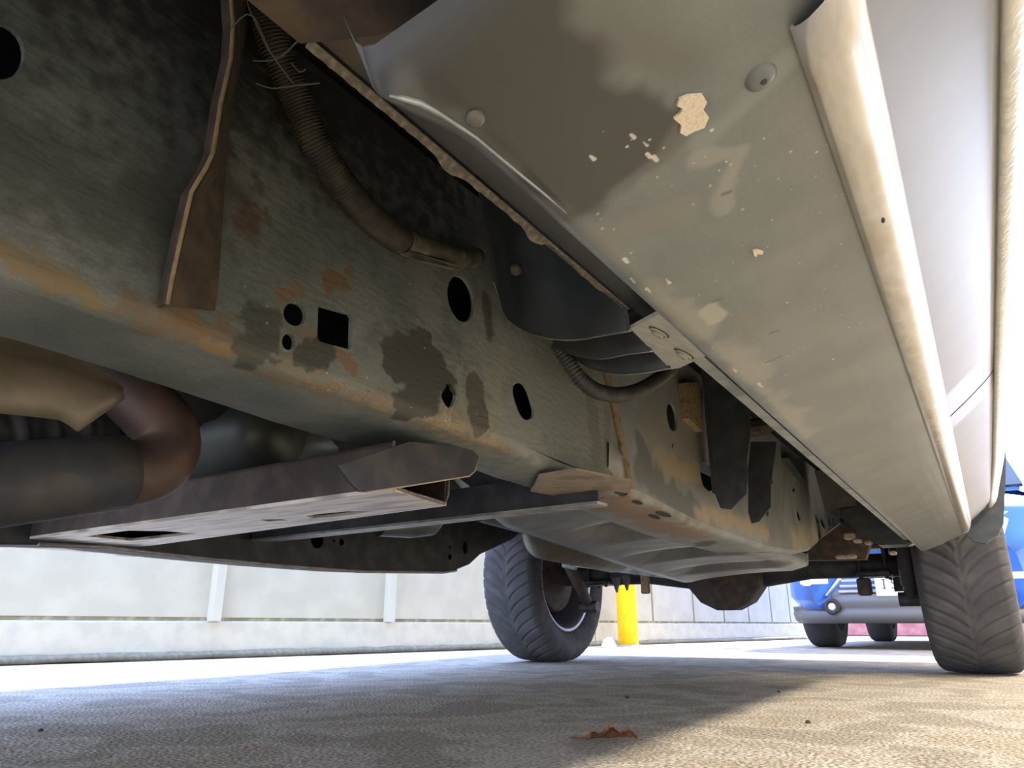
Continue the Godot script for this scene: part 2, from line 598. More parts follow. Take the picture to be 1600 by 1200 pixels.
func rail_tex() -> StandardMaterial3D:
	var r := Rect2(-0.16, 0.18, 1.24, 0.46)
	var rust := C("7c6244")
	var ochre := C("917a54")
	var wet := C("4a4b46")
	var dust := C("919690")
	var brown := C("6c5c47")
	var L := []
	# dusty paint towards the back, greener in front; upper front darkened with painted shade
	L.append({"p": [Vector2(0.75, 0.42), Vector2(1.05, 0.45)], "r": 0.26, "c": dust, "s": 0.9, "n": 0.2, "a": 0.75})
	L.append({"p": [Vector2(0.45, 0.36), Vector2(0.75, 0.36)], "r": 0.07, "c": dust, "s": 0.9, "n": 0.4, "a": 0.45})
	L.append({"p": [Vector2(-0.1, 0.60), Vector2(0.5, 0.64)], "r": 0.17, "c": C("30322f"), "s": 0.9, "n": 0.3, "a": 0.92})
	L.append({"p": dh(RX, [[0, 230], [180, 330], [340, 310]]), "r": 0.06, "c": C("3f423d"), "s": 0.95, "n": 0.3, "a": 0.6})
	# rust along the lower edge
	L.append({"p": dh(RX, [[30, 405], [110, 455], [150, 470]]), "r": 0.013, "c": C("7d6a48"), "s": 0.7, "n": 0.7, "a": 0.75})
	L.append({"p": dh(RX, [[230, 500], [300, 510], [380, 545]]), "r": 0.022, "c": brown, "s": 0.7, "n": 0.5, "a": 0.8})
	L.append({"p": dh(RX, [[330, 545], [375, 560]]), "r": 0.010, "c": C("85704c"), "s": 0.7, "n": 0.7, "a": 0.7})
	L.append({"p": dh(RX, [[280, 490], [300, 505]]), "r": 0.016, "c": C("6f5c44"), "s": 0.7, "n": 0.6})
	L.append({"p": dh(RX, [[430, 600], [560, 625], [640, 650], [720, 675], [800, 715]]), "r": 0.022, "c": rust, "s": 0.8, "n": 0.6, "a": 0.9, "g": 0.35})
	L.append({"p": dh(RX, [[610, 640], [690, 660], [770, 695]]), "r": 0.020, "c": ochre, "s": 0.7, "n": 0.6, "a": 0.9, "g": 0.42})
	L.append({"p": dh(RX, [[660, 620], [770, 690]]), "r": 0.03, "c": C("b08d58"), "s": 0.9, "n": 0.5, "a": 0.8, "g": 0.55})
	L.append({"p": dh(RX, [[770, 670], [775, 600], [790, 560]]), "r": 0.02, "c": C("a39a78"), "s": 0.8, "n": 0.5, "a": 0.6, "g": 0.45})
	# rust round the holes
	L.append({"p": dh(RX, [[465, 450], [450, 465]]), "r": 0.012, "c": C("786049"), "s": 0.6, "n": 0.7, "a": 0.8})
	L.append({"p": dh(RX, [[515, 440], [540, 430]]), "r": 0.012, "c": C("6e5234"), "s": 0.7, "n": 0.7, "a": 0.7})
	L.append({"p": dh(RX, [[480, 525], [545, 565]]), "r": 0.010, "c": C("7c5f4a"), "s": 0.6, "n": 0.8, "a": 0.7})
	L.append({"p": dh(RX, [[430, 560], [500, 590]]), "r": 0.014, "c": C("7d6a48"), "s": 0.7, "n": 0.8, "a": 0.6, "g": 0.4})
	L.append({"p": dh(RX, [[380, 350], [400, 340]]), "r": 0.02, "c": C("5a4a38"), "s": 0.9, "n": 0.5, "a": 0.7})
	# dark damp patches with lobed outlines
	L.append({"p": dh(RX, [[620, 560], [660, 545], [680, 580], [665, 620], [640, 640]]), "r": 0.024, "c": wet, "s": 0.2, "n": 0.25, "f": 0.8})
	L.append({"p": dh(RX, [[645, 575], [655, 600]]), "r": 0.026, "c": wet, "s": 0.3, "n": 0.2})
	L.append({"p": dh(RX, [[690, 590], [700, 600]]), "r": 0.016, "c": wet, "s": 0.2, "n": 0.35})
	L.append({"p": dh(RX, [[742, 610], [748, 660]]), "r": 0.020, "c": C("5a5a50"), "s": 0.15, "n": 0.3})
	L.append({"p": dh(RX, [[410, 500], [400, 560]]), "r": 0.020, "c": C("44473f"), "s": 0.3, "n": 0.4, "a": 0.9})
	L.append({"p": dh(RX, [[480, 560], [510, 545]]), "r": 0.014, "c": C("44463f"), "s": 0.3, "n": 0.4, "a": 0.9})
	L.append({"p": dh(RX, [[760, 470], [765, 520]]), "r": 0.013, "c": C("4a4840"), "s": 0.6, "n": 0.3, "a": 0.8})
	# drips towards the weld
	L.append({"p": dh(RX, [[915, 560], [925, 640], [935, 730]]), "r": 0.020, "c": C("77776e"), "s": 0.3, "n": 0.4, "a": 0.8})
	L.append({"p": dh(RX, [[948, 640], [950, 720]]), "r": 0.012, "c": C("7a7a70"), "s": 0.4, "n": 0.4, "a": 0.7})
	L.append({"p": dh(RX, [[962, 640], [975, 690], [990, 760]]), "r": 0.010, "c": C("a08864"), "s": 0.6, "n": 0.6, "a": 0.9})
	L.append({"p": dh(RX, [[700, 640], [700, 655]]), "r": 0.012, "c": C("b5ab93"), "s": 0.8, "n": 0.5, "a": 0.9, "g": 0.55})
	for i in 60:
		var q := Vector2(rng.randf_range(380, 880), rng.randf_range(440, 720))
		L.append({"p": dh(RX, [[q.x, q.y]]), "r": rng.randf_range(0.0005, 0.0011), "c": C("d8d2bf"), "s": 0.4, "n": 0.2, "a": 0.8})
	var m := flat(Color.WHITE, 0.62)
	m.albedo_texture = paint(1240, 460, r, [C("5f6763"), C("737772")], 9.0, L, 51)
	m.heightmap_enabled = true
	m.heightmap_texture = ntex(0.05, [], [], 52, 1024, 5)
	m.heightmap_scale = 0.06
	return m

func frame_rail_front():
	var r := Rect2(-0.16, 0.18, 1.24, 0.46)
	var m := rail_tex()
	var b := MB.new(-1)
	b.uvf = map_uv(r)
	var outer := PackedVector2Array([Vector2(-0.15, 0.347), Vector2(0.70, 0.347), Vector2(0.80, 0.342), Vector2(1.07, 0.336), Vector2(1.07, 0.45), Vector2(1.07, 0.63), Vector2(-0.15, 0.63)])
	var holes := [
		pix_ellipse(RX, 460.5, 491, 17, 19, -35),
		pix_ellipse(RX, 451, 534, 10.5, 13, 0),
		hole(RX, [[501, 478], [547, 491], [550, 496], [549, 542], [545, 546], [500, 534], [496, 529], [497, 481]]),
		pix_ellipse(RX, 720, 467, 20, 37, -12),
		hole(RX, [[697, 601], [702, 598], [706, 601], [707, 608], [712, 614], [712, 622], [707, 634], [701, 638], [695, 632], [690, 622], [690, 614], [695, 609]]),
		pix_ellipse(RX, 818, 627, 13, 30, -18, 0.7),
		pix_ellipse(RX, -2, 80, 40, 45, -20),
	]
	var to3 := func(q: Vector2) -> Vector3: return Vector3(RX, q.y, -q.x)
	b.plate(outer, holes, to3, Vector3(-0.004, 0, 0))
	# rounded lower corner and bottom flange
	var rows := []
	b.smooth(1)
	for i in 64:
		var d := -0.15 + 1.19 * i / 63.0
		var low := 0.333 - 0.008 * smoothstep(0.7, 0.84, d) - 0.003 * smoothstep(0.84, 1.04, d)
		var inx: float = -0.545 - 0.035 * smoothstep(0.2, 0.6, d) + 0.045 * smoothstep(0.62, 0.8, d)
		var wob := 0.0015 * sin(d * 37.0) + 0.001 * sin(d * 91.0)
		var row := PackedVector3Array()
		row.append(Vector3(RX, low + 0.014, -d))
		for k in range(1, 6):
			var a := k / 5.0 * PI / 2
			row.append(Vector3(RX - 0.014 * (1 - cos(a)), low + 0.014 * (1 - sin(a)), -d))
		row.append(Vector3(RX - 0.05, low + wob, -d))
		row.append(Vector3(inx + 0.01, low + wob * 0.5, -d))
		row.append(Vector3(inx, low + 0.003, -d))
		rows.append(row)
	b.uvf = func(p: Vector3) -> Vector2:
		return Vector2((-p.z - r.position.x) / r.size.x, 1.0 - (minf(p.y, 0.347) + (p.x - RX) * 0.9 - r.position.y) / r.size.y)
	b.grid(rows)
	b.uvf = null
	b.smooth(-1)
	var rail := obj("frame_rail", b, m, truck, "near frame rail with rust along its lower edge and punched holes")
	# inner wall closes the box
	var iw := MB.new(-1)
	iw.prism(PackedVector3Array([V(-0.535, 0.337, 0.15), V(-0.535, 0.337, -1.03), V(-0.535, 0.63, -1.0), V(-0.535, 0.63, 0.15)]), V(-0.004, 0, 0))
	obj("inner_web", iw, M.black_metal, rail)
	# outrigger bracket: a folded rusty plate that leans away from the rail
	var ob := MB.new(-1)
	var Lx := [[262, 476, -0.428], [268, 440, -0.424], [283, 370, -0.418], [299, 300, -0.410], [322, 262, -0.404], [333, 238, -0.402], [345, 160, -0.396], [361, 90, -0.39], [364, 40, -0.388], [361, 0, -0.386], [358, -60, -0.384]]
	var Rx := [[330, 486], [336, 440], [340, 370], [344, 300], [347, 262], [349, 238], [356, 160], [372, 90], [380, 40], [386, 0], [392, -60]]
	var rr := []
	for i in Lx.size():
		var l := P(Lx[i][0], Lx[i][1], 0, Lx[i][2])
		var q := P(Rx[i][0], Rx[i][1], 0, RX)
		rr.append(PackedVector3Array([l, l.lerp(q, 0.33), l.lerp(q, 0.66), q]))
	ob.slab(rr, 0.003)
	var ret := []
	for i in Lx.size():
		var l := P(Lx[i][0], Lx[i][1], 0, Lx[i][2])
		ret.append(PackedVector3Array([l, l + V(-0.003, 0, 0.002), l + V(-0.010, 0, 0.001)]))
	ob.slab(ret, 0.0028)
	var bent := obj("outrigger_bracket", ob, M.rust_brown, rail, "rusty brown folded bracket")
	var lip := MB.new(0)
	var lp := PackedVector3Array()
	for i in Lx.size():
		lp.append(P(Lx[i][0], Lx[i][1], 0, Lx[i][2] + 0.001))
	lip.tube(lp, 0.0016, 6)
	obj("raw_edge", lip, M.tan_rust, bent)
	# weld bead at the end of the front section
	var wd := MB.new(0)
	var wp := PackedVector3Array()
	var wr := PackedFloat32Array()
	for i in 40:
		var t := i / 39.0
		var h := lerpf(0.60, 0.335, t)
		wp.append(V(-0.4365, h, -(0.93 + 0.128 * (0.63 - h) / 0.295) + 0.002 * sin(t * 9.0)))
		wr.append(0.006 + 0.0012 * sin(i * 1.9))
	wd.tube(wp, wr, 8)
	obj("weld_bead", wd, M.tan_rust, rail, "rusty weld bead")
	# gusset under the rail over the open end of the crossmember
	var gp := MB.new(-1)
	var gpts := PackedVector3Array()
	for q in [[528, 728], [546, 752], [562, 768], [580, 769], [733, 744], [742, 736], [748, 714], [735, 700], [640, 690]]:
		gpts.append(P(q[0], q[1], 0, -0.476))
	gp.prism(gpts, V(-0.0028, 0, 0))
	var gus := obj("gusset_plate", gp, M.black_metal, rail, "dark gusset plate with a raw pale edge")
	var ge := MB.new(0)
	ge.tube(PackedVector3Array([P(572, 769, 0, -0.476), P(640, 759, 0, -0.476), P(733, 744, 0, -0.476), P(742, 736, 0, -0.476), P(748, 716, 0, -0.476)]), 0.0009, 6)
	obj("raw_edge", ge, M.bare, gus)

func rear_low(d: float) -> float:
	var k := [[0.98, 0.326], [1.08, 0.323], [1.4, 0.303], [1.9, 0.297], [2.2, 0.308], [2.45, 0.335], [2.75, 0.40], [3.1, 0.47], [3.6, 0.56], [4.2, 0.56]]
	for i in k.size() - 1:
		if d <= k[i + 1][0]:
			return lerpf(k[i][1], k[i + 1][1], clampf((d - k[i][0]) / (k[i + 1][0] - k[i][0]), 0, 1))
	return 0.56

func frame_rail_rear():
	var X := -0.434
	var r := Rect2(0.96, 0.12, 3.2, 0.7)
	var tanc := C("a8977a")
	var L := []
	L.append({"p": dh(X, [[1020, 640], [1130, 740]]), "r": 0.10, "c": C("8b8578"), "s": 0.95, "n": 0.24, "f": 0.3, "a": 0.6})
	L.append({"p": dh(X, [[1030, 715], [1060, 735], [1100, 745]]), "r": 0.030, "c": tanc, "s": 0.65, "n": 0.56, "f": 0.3, "a": 0.8})
	L.append({"p": dh(X, [[1000, 730], [1040, 770], [1090, 800]]), "r": 0.035, "c": C("6f716e"), "s": 0.45, "n": 0.32, "f": 0.3, "a": 0.9})
	L.append({"p": dh(X, [[1000, 700], [1010, 720]]), "r": 0.03, "c": C("6c6e6b"), "s": 0.45, "n": 0.32, "f": 0.3, "a": 0.9})
	L.append({"p": dh(X, [[1090, 800], [1150, 815], [1200, 835]]), "r": 0.03, "c": C("b3a388"), "s": 0.95, "n": 0.48, "f": 0.3, "a": 0.9})
	L.append({"p": dh(X, [[1105, 760], [1125, 790]]), "r": 0.02, "c": C("8c7858"), "s": 0.95, "n": 0.56, "f": 0.3, "a": 0.8, "g": 0.4})
	L.append({"p": dh(X, [[1070, 605], [1072, 650]]), "r": 0.02, "c": C("7c5a42"), "s": 0.95, "n": 0.32, "f": 0.3, "a": 0.7})
	L.append({"p": dh(X, [[1222, 800], [1225, 760], [1228, 700]]), "r": 0.010, "c": C("8a7a62"), "s": 0.85, "n": 0.32, "f": 0.3, "a": 0.8})
	L.append({"p": dh(X, [[1240, 845], [1290, 840]]), "r": 0.06, "c": C("c0b292"), "s": 0.95, "n": 0.32, "f": 0.3, "a": 0.7})
	L.append({"p": [Vector2(1.0, 0.26), Vector2(1.5, 0.25)], "r": 0.06, "c": C("8d735f"), "s": 0.65, "n": 0.48, "f": 0.3, "a": 0.8})
	L.append({"p": [Vector2(1.6, 0.24), Vector2(1.68, 0.2)], "r": 0.025, "c": C("574436"), "s": 0.55, "n": 0.40, "f": 0.3})
	L.append({"p": [Vector2(1.95, 0.26), Vector2(2.0, 0.18)], "r": 0.03, "c": C("574436"), "s": 0.55, "n": 0.40, "f": 0.3})
	var m := flat(Color.WHITE, 0.6)
	m.albedo_texture = paint(1500, 420, r, [C("858a89"), C("959a98")], 6.0, L, 61, true)
	var b := MB.new(-1)
	b.uvf = func(p: Vector3) -> Vector2: return Vector2(log(-p.z / r.position.x) / log(r.end.x / r.position.x), 1.0 - (p.y - r.position.y) / r.size.y)
	var low := PackedVector2Array()
	var top := PackedVector2Array()
	for i in 40:
		var d := 1.0 + 3.1 * i / 39.0
		low.append(Vector2(d, rear_low(d) + 0.012))
		top.append(Vector2(d, maxf(rear_low(d) + 0.21, 0.63)))
	top.reverse()
	low[0].x = 1.058
	low[0].y = rear_low(1.058) + 0.012
	top[top.size() - 1].x = 0.93
	var outer := PackedVector2Array()
	for q in low:
		if q == low[0] or q.x > 1.062:
			outer.append(q)
	outer.append_array(top)
	var holes := [
		pix_ellipse(X, 1050, 652, 7.5, 22, -8, 0.85),
		hole(X, [[1096, 722], [1112, 726], [1116, 742], [1116, 765], [1108, 768], [1099, 760], [1094, 740]]),
		pix_ellipse(X, 1199, 800, 2.2, 7, 0),
		pix_ellipse(X, 1248, 805, 2.6, 9, -10),
		pix_ellipse(X, 1277, 812, 2.2, 8, -20),
		pix_ellipse(X, 1286, 818, 2.6, 9, -20),
		pix_ellipse(X, 1296, 814, 2.0, 8, -10),
		pix_ellipse(X, 1302, 816, 1.8, 7, -10),
		pix_ellipse(X, 1240, 765, 2.2, 4, 0),
		pix_ellipse(X, 1206, 750, 1.8, 7, 0),
		pix_ellipse(X, 1300, 775, 1.8, 6, 0),
		pix_ellipse(X, 1051, 696, 1.6, 3.5, 0),
	]
	b.plate(outer, holes, func(q: Vector2) -> Vector3: return Vector3(X, q.y, -q.x), Vector3(-0.005, 0, 0))
	b.uvf = func(p: Vector3) -> Vector2:
		return Vector2(log(-p.z / r.position.x) / log(r.end.x / r.position.x), 1.0 - (minf(p.y, 0.31) + (p.x - X) * 1.0 - r.position.y) / r.size.y)
	b.smooth(1)
	var rows := []
	for i in 60:
		var d := 1.05 + 3.05 * i / 59.0
		var y := rear_low(d)
		var row := PackedVector3Array([Vector3(X, y + 0.012, -d), Vector3(X - 0.003, y + 0.005, -d), Vector3(X - 0.010, y, -d), Vector3(X - 0.06, y, -d), Vector3(X - 0.125, y + 0.001, -d), Vector3(X - 0.132, y + 0.006, -d), Vector3(X - 0.134, y + 0.015, -d)])
		rows.append(row)
	b.grid(rows)
	var rr := []
	for i in 60:
		var d := 1.0 + 3.1 * i / 59.0
		rr.append(PackedVector3Array([Vector3(X - 0.134, rear_low(d) + 0.015, -d), Vector3(X - 0.134, rear_low(d) + 0.20, -d)]))
	b.smooth(-1)
	b.grid(rr)
	var rail := obj("frame_rail", b, m, truck, "rear section of the near frame rail behind the weld, dusty tan along its foot")
	# slots punched in the bottom face
	for q in [[968, 778, 10, 3.0], [1022, 803, 10, 2.2], [996, 788, 9, 2.0], [1036, 800, 13, 2.4]]:
		var s := MB.new(-1)
		var poly := PackedVector3Array()
		for p in ell(Vector2(q[0], q[1]), q[2], q[3], 0.15, 12):
			var w := P(p.x, p.y, 1, 0.318)
			w.y = rear_low(-w.z) - 0.0006
			poly.append(w)
		s.prism(poly, V(0, 0.0005, 0))
		obj("bottom_slot", s, M.socket, rail)
	# flat reinforcing plate under the joint
	var pl := MB.new(-1)
	var pp := PackedVector3Array()
	for q in [[842, 744], [836, 757], [829, 768], [862, 774], [890, 778], [930, 776], [962, 768], [985, 772], [985, 752], [900, 735]]:
		var w := P(q[0], q[1], 1, 0.3185)
		pp.append(w)
	pl.prism(pp, V(0, 0.003, 0))
	obj("joint_plate", pl, M.dusty_flange, rail, "tan dusty plate under the joint")
	# tan pad and hanging body-mount plates
	var pad := MB.new(-1)
	pad.prism(PackedVector3Array([P(1070, 598, 0, -0.42), P(1076, 653, 0, -0.42), P(1098, 674, 0, -0.42), P(1098, 610, 0, -0.42), P(1088, 597, 0, -0.42)]), V(-0.016, 0, 0))
	obj("mount_pad", pad, M.tan_rust, rail, "tan rust-stained mounting pad")
	for k in 2:
		var mb := MB.new(-1)
		var pts := PackedVector3Array()
		var src := [[1098, 575], [1112, 690], [1116, 770], [1126, 794], [1142, 796], [1166, 772], [1168, 750], [1167, 715], [1172, 680], [1172, 600]] if k == 0 else [[1176, 690], [1172, 715], [1169, 750], [1169, 800], [1174, 818], [1186, 815], [1204, 792], [1204, 755], [1210, 715], [1213, 690]]
		for q in src:
			pts.append(P(q[0], q[1], 2, [-1.40, -1.66][k]))
		mb.prism(pts, V(0, 0, -0.004))
		# the plate is folded back to the rail
		var e0: Vector3 = pts[0]
		mb.prism(PackedVector3Array([pts[2], V(pts[2].x - 0.004, pts[2].y, pts[2].z), V(e0.x - 0.004, e0.y, e0.z), e0]), V(0, 0, -0.05))
		obj("body_mount_plate", mb, M.dark_plate, rail, "dark body mount plate hanging beside the rail")
	var step := MB.new(-1)
	step.box(P(1178, 668, 0, -0.36), Vector3(0.07, 0.03, 0.06), 0.012)
	obj("rubber_mount", step, M.rust_brown, rail)
	var st2 := MB.new(-1)
	st2.prism(PackedVector3Array([P(1232, 715, 0, X + 0.02), P(1258, 752, 0, X + 0.02), P(1256, 715, 0, X + 0.02)]), V(-0.02, 0, 0))
	obj("rail_tab", st2, M.dark_plate, rail)

func frame_rail_far():
	var X := -1.25
	var b := MB.new(-1)
	var px := [[-300, 845], [60, 848], [160, 851], [200, 856], [300, 867], [400, 877], [430, 880], [520, 887], [560, 890], [690, 892], [712, 889], [735, 880], [752, 864], [770, 856], [800, 842], [850, 800]]
	var outer := PackedVector2Array()
	for q in px:
		var p := P(q[0], q[1], 0, X)
		outer.append(Vector2(-p.z, p.y))
	outer.append(Vector2(4.0, 0.46))
	outer.append(Vector2(4.0, 0.62))
	outer.append(Vector2(outer[0].x, 0.62))
	if Geometry2D.is_polygon_clockwise(outer):
		outer.reverse()
	var holes := [pix_ellipse(X, 496, 844, 10, 13), pix_ellipse(X, 453, 841, 5, 5), pix_ellipse(X, 468, 840, 2.6, 3), pix_ellipse(X, 534, 847, 4, 5.5), pix_ellipse(X, 522, 845, 2.2, 3), pix_ellipse(X, 727, 856, 4, 10), pix_ellipse(X, 703, 870, 3, 5), pix_ellipse(X, 703, 855, 2.4, 2)]
	b.plate(outer, holes, func(q: Vector2) -> Vector3: return Vector3(X, q.y, -q.x), Vector3(-0.005, 0, 0))
	var rail := obj("frame_rail", b, M.black_metal, truck, "far frame rail, dark, with punched holes")
	var w := MB.new(-1)
	var low := PackedVector3Array()
	for i in px.size() - 1:
		var p := P(px[i][0], px[i][1], 0, X)
		low.append(p)
	var rows := []
	for p in low:
		rows.append(PackedVector3Array([p + V(0, 0.002, 0), p + V(-0.004, -0.003, 0), p + V(-0.06, -0.004, 0), p + V(-0.125, 0, 0), V(X - 0.125, 0.62, p.z)]))
	w.grid(rows)
	obj("outer_web", w, M.black_metal, rail)
	var f := MB.new(0)
	var lp := PackedVector3Array()
	for i in range(1, px.size() - 5):
		var p := P(px[i][0], px[i][1], 0, X)
		lp.append(p + V(0.002, -0.004, 0))
	f.tube(lp, 0.004, 7)
	obj("bottom_lip", f, M.bar, rail, "pale lower lip")

func crossmembers():
	# boxed crossmember with an open end near the rail
	var y0 := 0.270
	var y1 := 0.320
	var f0 := V(-0.484, 0, -0.560)
	var f1 := V(-1.42, 0, -0.605)
	var r0 := V(-0.504, 0, -0.676)
	var r1 := V(-1.42, 0, -0.800)
	var m := node("crossmember", truck)
	m.set_meta("label", "rusty box crossmember with a dusty underside paled for reflected ground light")
	var b := MB.new(-1)
	for s in [[f0, f1], [r0, r1]]:
		var n: Vector3 = V(0, 0, -0.004) if s[0] == f0 else V(0, 0, 0.004)
		b.prism(PackedVector3Array([s[0] + V(0, y0 + 0.004, 0), s[1] + V(0, y0 + 0.004, 0), s[1] + V(0, y1, 0), s[0] + V(0, y1, 0)]), n)
	b.prism(PackedVector3Array([f0 + V(0, y1, 0), f1 + V(0, y1, 0), r1 + V(0, y1, 0), r0 + V(0, y1, 0)]), V(0, -0.004, 0))
	obj("beam_web", b, M.crossbeam, m)
	var u := MB.new(-1)
	# underside with two long slots
	var to3 := func(q: Vector2) -> Vector3: return Vector3(-q.x, y0, -q.y)
	var slot := func(pix: Array) -> PackedVector2Array:
		var o := PackedVector2Array()
		for q in pix:
			var p := P(q[0], q[1], 1, y0)
			o.append(Vector2(-p.x, -p.z))
		if Geometry2D.is_polygon_clockwise(o):
			o.reverse()
		return o
	var outer := PackedVector2Array([Vector2(0.484, 0.560), Vector2(1.42, 0.605), Vector2(1.42, 0.800), Vector2(0.504, 0.676)])
	if Geometry2D.is_polygon_clockwise(outer):
		outer.reverse()
	u.plate(outer, [slot.call([[478, 806], [500, 803], [545, 799], [575, 799], [560, 803], [520, 808], [490, 810]]), slot.call([[134, 838], [200, 829], [260, 830], [306, 834], [262, 839], [205, 845]]), slot.call([[405, 812], [440, 811], [450, 813], [420, 815]])], to3, V(0, 0.004, 0))
	obj("beam_underside", u, M.beam_dust_sheen, m, "pale tan underside with dark slots")
	var li := MB.new(0)
	li.tube(PackedVector3Array([f0 + V(0, y1, 0.001), f0 + V(0.001, y0 + 0.012, 0.001), f0 + V(0.001, y0 + 0.003, -0.006), f0.lerp(r0, 0.5) + V(0.002, y0 + 0.001, 0), r0 + V(0.002, y0 + 0.002, 0.006), r0 + V(0.002, y0 + 0.012, 0), r0 + V(0.002, y1, 0)]), 0.0016, 6)
	obj("open_end_edge", li, M.seam, m)
	# darker outrigger of the beam between its open end and the rail
	# second crossmember behind it: a dark angle with a pale lower lip
	var c := node("crossmember", truck)
	c.set_meta("label", "narrow grey crossbar behind the box crossmember")
	var a0 := P(935, 783, 1, 0.303)
	var a1 := P(560, 826, 1, 0.303)
	var a2 := P(180, 866, 1, 0.303)
	var w := MB.new(-1)
	w.prism(PackedVector3Array([a0, a2, a2 + V(0, 0.045, 0), a0 + V(0, 0.045, 0)]), V(0, 0, -0.004))
	obj("bar_web", w, M.black_metal, c)
	var t := MB.new(-1)
	t.prism(PackedVector3Array([a0 + V(0, 0, 0.004), a2 + V(0, 0, 0.004), a2 + V(0, 0, -0.05), a0 + V(0, 0, -0.03)]), V(0, -0.004, 0))
	obj("bar_lip", t, M.bar, c, "pale grey lower lip")

func exhaust():
	var X := -0.66
	var e := node("exhaust", truck)
	e.set_meta("label", "brown heat-stained exhaust pipe with a tight elbow")
	# larger sleeve pipe coming from the front
	var c0 := P(-120, 772, 0, X)
	var c1 := P(20, 755, 0, X)
	var c2 := P(140, 742, 0, X)
	var c3 := P(190, 738, 0, X)
	var b := MB.new(0)
	b.tube(PackedVector3Array([c0, c1, c2, c3, c3 + (c2 - c3) * 0.1]), [0.0345, 0.0345, 0.0345, 0.0345, 0.0335], 28, false)
	obj("sleeve_pipe", b, M.black_metal, e, "dark grey sleeve pipe")
	# elbow
	var el := MB.new(0)
	var pts := PackedVector3Array()
	for q in [[120, 744, -0.66], [160, 741, -0.66], [200, 739, -0.66], [230, 734, -0.66], [252, 720, -0.661], [262, 697, -0.664], [258, 672, -0.668], [240, 648, -0.675], [214, 622, -0.69], [185, 592, -0.715], [150, 555, -0.75], [110, 510, -0.79]]:
		pts.append(P(q[0], q[1], 0, q[2]))
	var fine := PackedVector3Array()
	var cv := Curve3D.new()
	for i in pts.size():
		var t := (pts[mini(i + 1, pts.size() - 1)] - pts[maxi(i - 1, 0)]) / 6.0
		cv.add_point(pts[i], -t, t)
	for i in 41:
		fine.append(cv.sample_baked(cv.get_baked_length() * i / 40.0, true))
	el.tube(fine, 0.0308, 28, false)
	obj("elbow", el, M.exhaust, e, "brown bent elbow")
	# crinkled foil wrap behind
	var w := MB.new(0)
	var wp := PackedVector3Array()
	var wr := PackedFloat32Array()
	for i in 30:
		var t := i / 29.0
		wp.append(P(-80, 690, 0, -0.74).lerp(P(185, 668, 0, -0.74), t))
		wr.append(0.03 + 0.003 * sin(i * 2.3) + 0.002 * sin(i * 5.1))
	w.tube(wp, wr, 18)
	obj("heat_wrap", w, M.black_metal, e, "crinkled dark heat wrap")
	# tan heat shield
	var s := MB.new(-1)
	var sp := []
	var lo := [[-60, 640], [0, 646], [60, 652], [92, 656], [106, 664], [120, 674], [150, 652], [176, 634], [193, 620]]
	var hi := [[-60, 520], [0, 525], [60, 538], [92, 546], [106, 550], [120, 558], [150, 580], [176, 592], [190, 606]]
	for k in 5:
		var row := PackedVector3Array()
		for i in lo.size():
			var t := k / 4.0
			row.append(P(lerpf(lo[i][0], hi[i][0], t), lerpf(lo[i][1], hi[i][1], t), 0, -0.60 - 0.012 * t * t + 0.006 * sin(PI * t)))
		sp.append(row)
	s.smooth(1)
	s.slab(sp, 0.002)
	obj("heat_shield", s, M.tan_shield, e, "tan sheet heat shield")
	# transmission case seen behind the elbow
	var tr := MB.new(0)
	tr.lathe(P(420, 672, 0, -0.78) , V(1, 0, 0), PackedVector2Array([Vector2(-0.2, 0.0), Vector2(-0.2, 0.07), Vector2(-0.04, 0.07), Vector2(-0.03, 0.062), Vector2(0.0, 0.06), Vector2(0.02, 0.05), Vector2(0.03, 0.0)]), 28)
	tr.tube(PackedVector3Array([P(330, 680, 0, -0.84), P(420, 675, 0, -0.84), P(530, 672, 0, -0.84)]), [0.045, 0.05, 0.04], 24)
	obj("transfer_case", tr, M.cast, truck, "greyish metal transfer case behind the exhaust elbow")
	var tr2 := MB.new(0)
	tr2.tube(PackedVector3Array([P(590, 822, 0, -1.0), P(640, 818, 0, -1.0), P(672, 815, 0, -1.0), P(686, 812, 0, -1.0)]), [0.02, 0.03, 0.03, 0.015], 20)
	obj("prop_shaft_yoke", tr2, M.cast, truck)

const PA := Vector3(-0.133, 0.32, 0)
const PB := Vector3(-0.024, 0.357, 0)

func bp(px: float, py: float) -> Vector2:
	# point of the board's underside as (distance back, across)
	var n := Vector3(-(PB.y - PA.y), PB.x - PA.x, 0).normalized()
	var p := PN(px, py, PA, n)
	return Vector2(-p.z, (p.x - PA.x) / (PB.x - PA.x) * 0.115)

func bps(a: Array) -> Array:
	var o := []
	for q in a:
		o.append(bp(q[0], q[1]))
	return o

